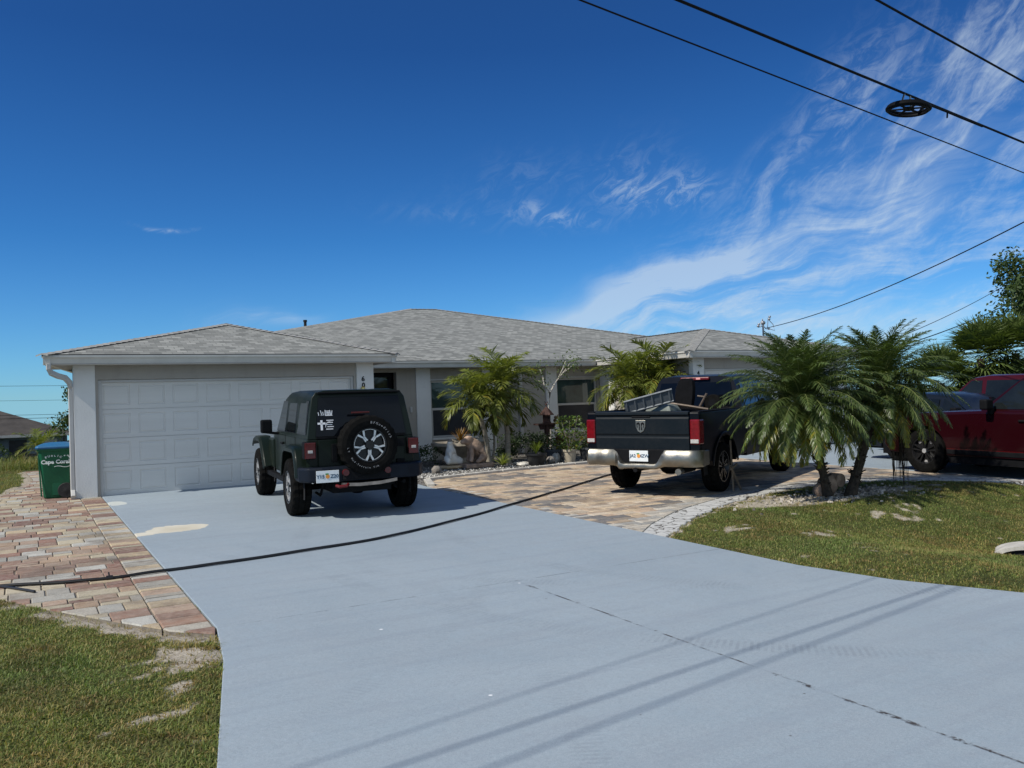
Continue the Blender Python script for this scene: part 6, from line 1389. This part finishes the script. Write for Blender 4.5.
# ------------------------------------------------------------------ background trees, hedge, neighbour
def tree(name, label, at, h, cr, n, ls, seed, tint=(1,1,1), cz=.62, trunk_r=.16, cat='tree', flat=.8, group=None):
    rg = random.Random(seed); o = empty(name, at); tag(o, label, cat, group); b = B(); top = Vector((0,0,h*cz)); b.tube([(0,0,-.2),(.1,0,h*.25),(0,.1,h*.5)], [trunk_r*1.3,trunk_r,trunk_r*.7], 8); cl = []
    for k in range(26):
        a = rg.uniform(0,2*PI); ph = rg.uniform(-.5,1.0); q = rg.uniform(.45,1.0); p = top+Vector((math.cos(a)*math.cos(ph)*cr*q, math.sin(a)*math.cos(ph)*cr*q, math.sin(ph)*cr*flat*q)); cl.append((p, cr*rg.uniform(.16,.36)))
        if k < 12: b.tube([(0,0,h*rg.uniform(.25,.45)), tuple(p*.5+Vector((0,0,h*.22))), tuple(p)], [trunk_r*.45,trunk_r*.28,.03], 5)
    b.build('trunk', M['fibre'], o); L = Leaves()
    for k in range(n):
        c, r_ = rg.choice(cl); v = Vector((rg.gauss(0,1), rg.gauss(0,1), rg.gauss(0,1))).normalized()*r_*rg.uniform(.3,1.15); p = c+v; d = Vector((rg.gauss(0,1), rg.gauss(0,1), rg.gauss(-.2,.8))).normalized(); w = d.cross(Vector((rg.gauss(0,1),rg.gauss(0,1),rg.gauss(0,1)))).normalized(); l = ls*rg.uniform(.6,1.35); g = rg.uniform(.65,1.35); L.quad(p, d*l, w*l*.55, tuple(t*g for t in tint))
    L.build('crown', M['leaf2'], o); return o
tree('broadleaf_tree', 'dark broadleaf tree with a ragged crown at the right edge behind the vehicles', (38.0,2.7,-.3), 7.9, 3.2, 15000, .19, 201, (.85,.95,.8), cz=.64)
tree('broadleaf_tree', 'slender bushy tree beyond the left corner of the garage', (2.35,45,-2.0), 7.0, 2.2, 5200, .20, 202, (1.0,1.1,1.0), cz=.55, flat=1.2)
def fan_palm(name, label, at, h, n, ll, seed):
    rg = random.Random(seed); o = empty(name, at); tag(o, label, 'palm', 'cabbage palms behind the vehicles'); b = B(); b.tube([(0,0,-.3),(0,0,h*.5),(0,0,h)], [.17,.15,.14], 9); b.build('trunk', M['fibre'], o); L = Leaves(); C = Vector((0,0,h))
    for j in range(n):
        a = j*2.4+rg.uniform(-.2,.2); e = R(84)-R(158)*(j/n); d = Vector((math.cos(a)*math.cos(e), math.sin(a)*math.cos(e), math.sin(e))); c = C+d*ll*.75; side = d.cross(Vector((0,0,1))).normalized(); up = side.cross(d); g = rg.uniform(.75,1.4); old = j/n > .8
        for k in range(18):
            t = (k-8.5)/8.5*1.9; dv = d*math.cos(t)+side*math.sin(t)+up*.12; tt = (g*1.5,g*1.4,g) if not old else (g*3.2,g*2.2,g*1.2); L.leaf(c, dv+Vector((0,0,rg.uniform(-.15,.15))), ll*.7*rg.uniform(.8,1.1), .075, up, tt, .45)
    L.build('crown', M['leaf2'], o)
fan_palm('cabbage_palm', 'cabbage palm with spiky fan leaves just above the roof of the red vehicles', (31.5,2.6,-.2), 2.7, 100, 1.25, 301)
fan_palm('cabbage_palm', 'leftmost and lowest cabbage palm behind the red vehicles', (29.8,3.2,-.2), 1.8, 90, 1.15, 302)
fan_palm('cabbage_palm', 'cabbage palm at the right edge under the dark broadleaf tree', (33.4,2.3,-.2), 2.9, 100, 1.25, 303)
tree('distant_shrubbery', 'low mixed shrubs under the cabbage palms behind the red vehicles', (33.5,1.2,-.2), 2.3, 2.0, 7000, .13, 205, (.9,1.1,.9), cz=.5, trunk_r=.06, cat='shrubs')
# hedge and small palm in front of the neighbour's house
def hedge(name, label, x0, x1, y, zb, h, d, n, seed, tint, ls):
    rg = random.Random(seed); L = Leaves()
    for k in range(n):
        x = rg.uniform(x0, x1); z = zb+h*rg.uniform(0,1)*(.85+.25*math.sin(x*2.1)+.1*math.sin(x*5.3)); p = Vector((x, y+rg.uniform(-d,d), z)); a = Vector((rg.gauss(0,1),rg.gauss(0,1),rg.gauss(0,1))).normalized(); w = a.cross(Vector((rg.gauss(0,1),rg.gauss(0,1),rg.gauss(0,1)))).normalized(); l = ls*rg.uniform(.6,1.3); g = rg.uniform(.6,1.3); L.quad(p, a*l, w*l*.6, tuple(t*g for t in tint))
    ob = L.build(name, M['leaf2'], None); tag(ob, label, 'hedge'); return ob
hedge('hedge', 'dark clipped hedge in front of the neighbouring house', -14, 1.6, 30, -1.35, 1.35, .6, 9000, 401, (.55,.7,.6), .14)
o = manila_palm('garden_palm', 'small arching palm in front of the neighbouring house', 'palms of the neighbouring garden', [((-.55,27.5,-1.4),(-.55,27.5,-.2),.09,12,1.25)], 44)
nb = empty('neighbour_house', (0,0,0)); tag(nb, 'low dark roofed neighbouring house beyond the hedge on the left', 'house')
M['nroof'] = mat('dark brown shingles', (.052,.046,.042), .9, nscale=1.5, namp=.3, bscale=9, bstr=.4); M['nwall'] = mat('blue grey stucco', (.20,.25,.30), .9, nscale=2, namp=.12)
b = B(); zn = .36; b.add([(-22,47.6,zn),(2.0,47.6,zn),(2.0,62,zn),(-22,62,zn),(-14.8,54.8,zn+2.65),(-5.2,54.8,zn+2.65)], [(0,1,5,4),(1,2,5),(2,3,4,5),(3,0,4)]); rf = b.build('roof', M['nroof'], nb); md = rf.modifiers.new('thickness','SOLIDIFY'); md.thickness = .12; md.offset = -1
b = B(); b.add([(-12,45.2,zn),(-2.5,45.2,zn),(-2.5,52,zn),(-12,52,zn),(-7.2,49.6,zn+1.25),(-7.2,52.0,zn+1.25)], [(0,1,4),(1,2,5,4),(3,0,4,5)]); b.build('porch_roof', M['nroof'], rf)
b = B(); b.box(-21.4,1.5,48.2,61.4,-2.4,zn-.02); b.box(-11.6,-2.9,45.7,48.2,-2.4,zn-.02); b.build('wall', M['nwall'], nb)
b = B(); b.box(-21.95,1.95,47.5,47.6,zn-.17,zn+.0); b.build('fascia', M['trim'], nb)
for x0, x1 in ((-1.9,-.9),(-.2,.9)): b = B(); b.box(x0,x1,48.13,48.19,-1.3,-.0); b.build('window', M['trim'] if x0 > -.5 else M['screen'], nb)
b = B(); b.box(-1.9,2.2,47.0,47.05,-2.0,-.9); b.box(1.2,1.3,46.9,47,-2.0,.2); b.build('screen_wall', M['screen'], nb)
# a broad line of far trees on the horizon
rg = random.Random(501)
for i, (x, y, h, c, lab) in enumerate([(-34,120,8,6,'far tree low on the horizon left of the neighbouring house'),(-60,150,9,8,'far tree at the left end of the horizon'),(110,30,8,7,'far tree beyond the right edge')]):
    tree('distant_tree', lab, (x, y, float(H(x, y))-.2), h, c, 1500, .8, 510+i, (.8,.9,.8), cz=.5, group='far trees')
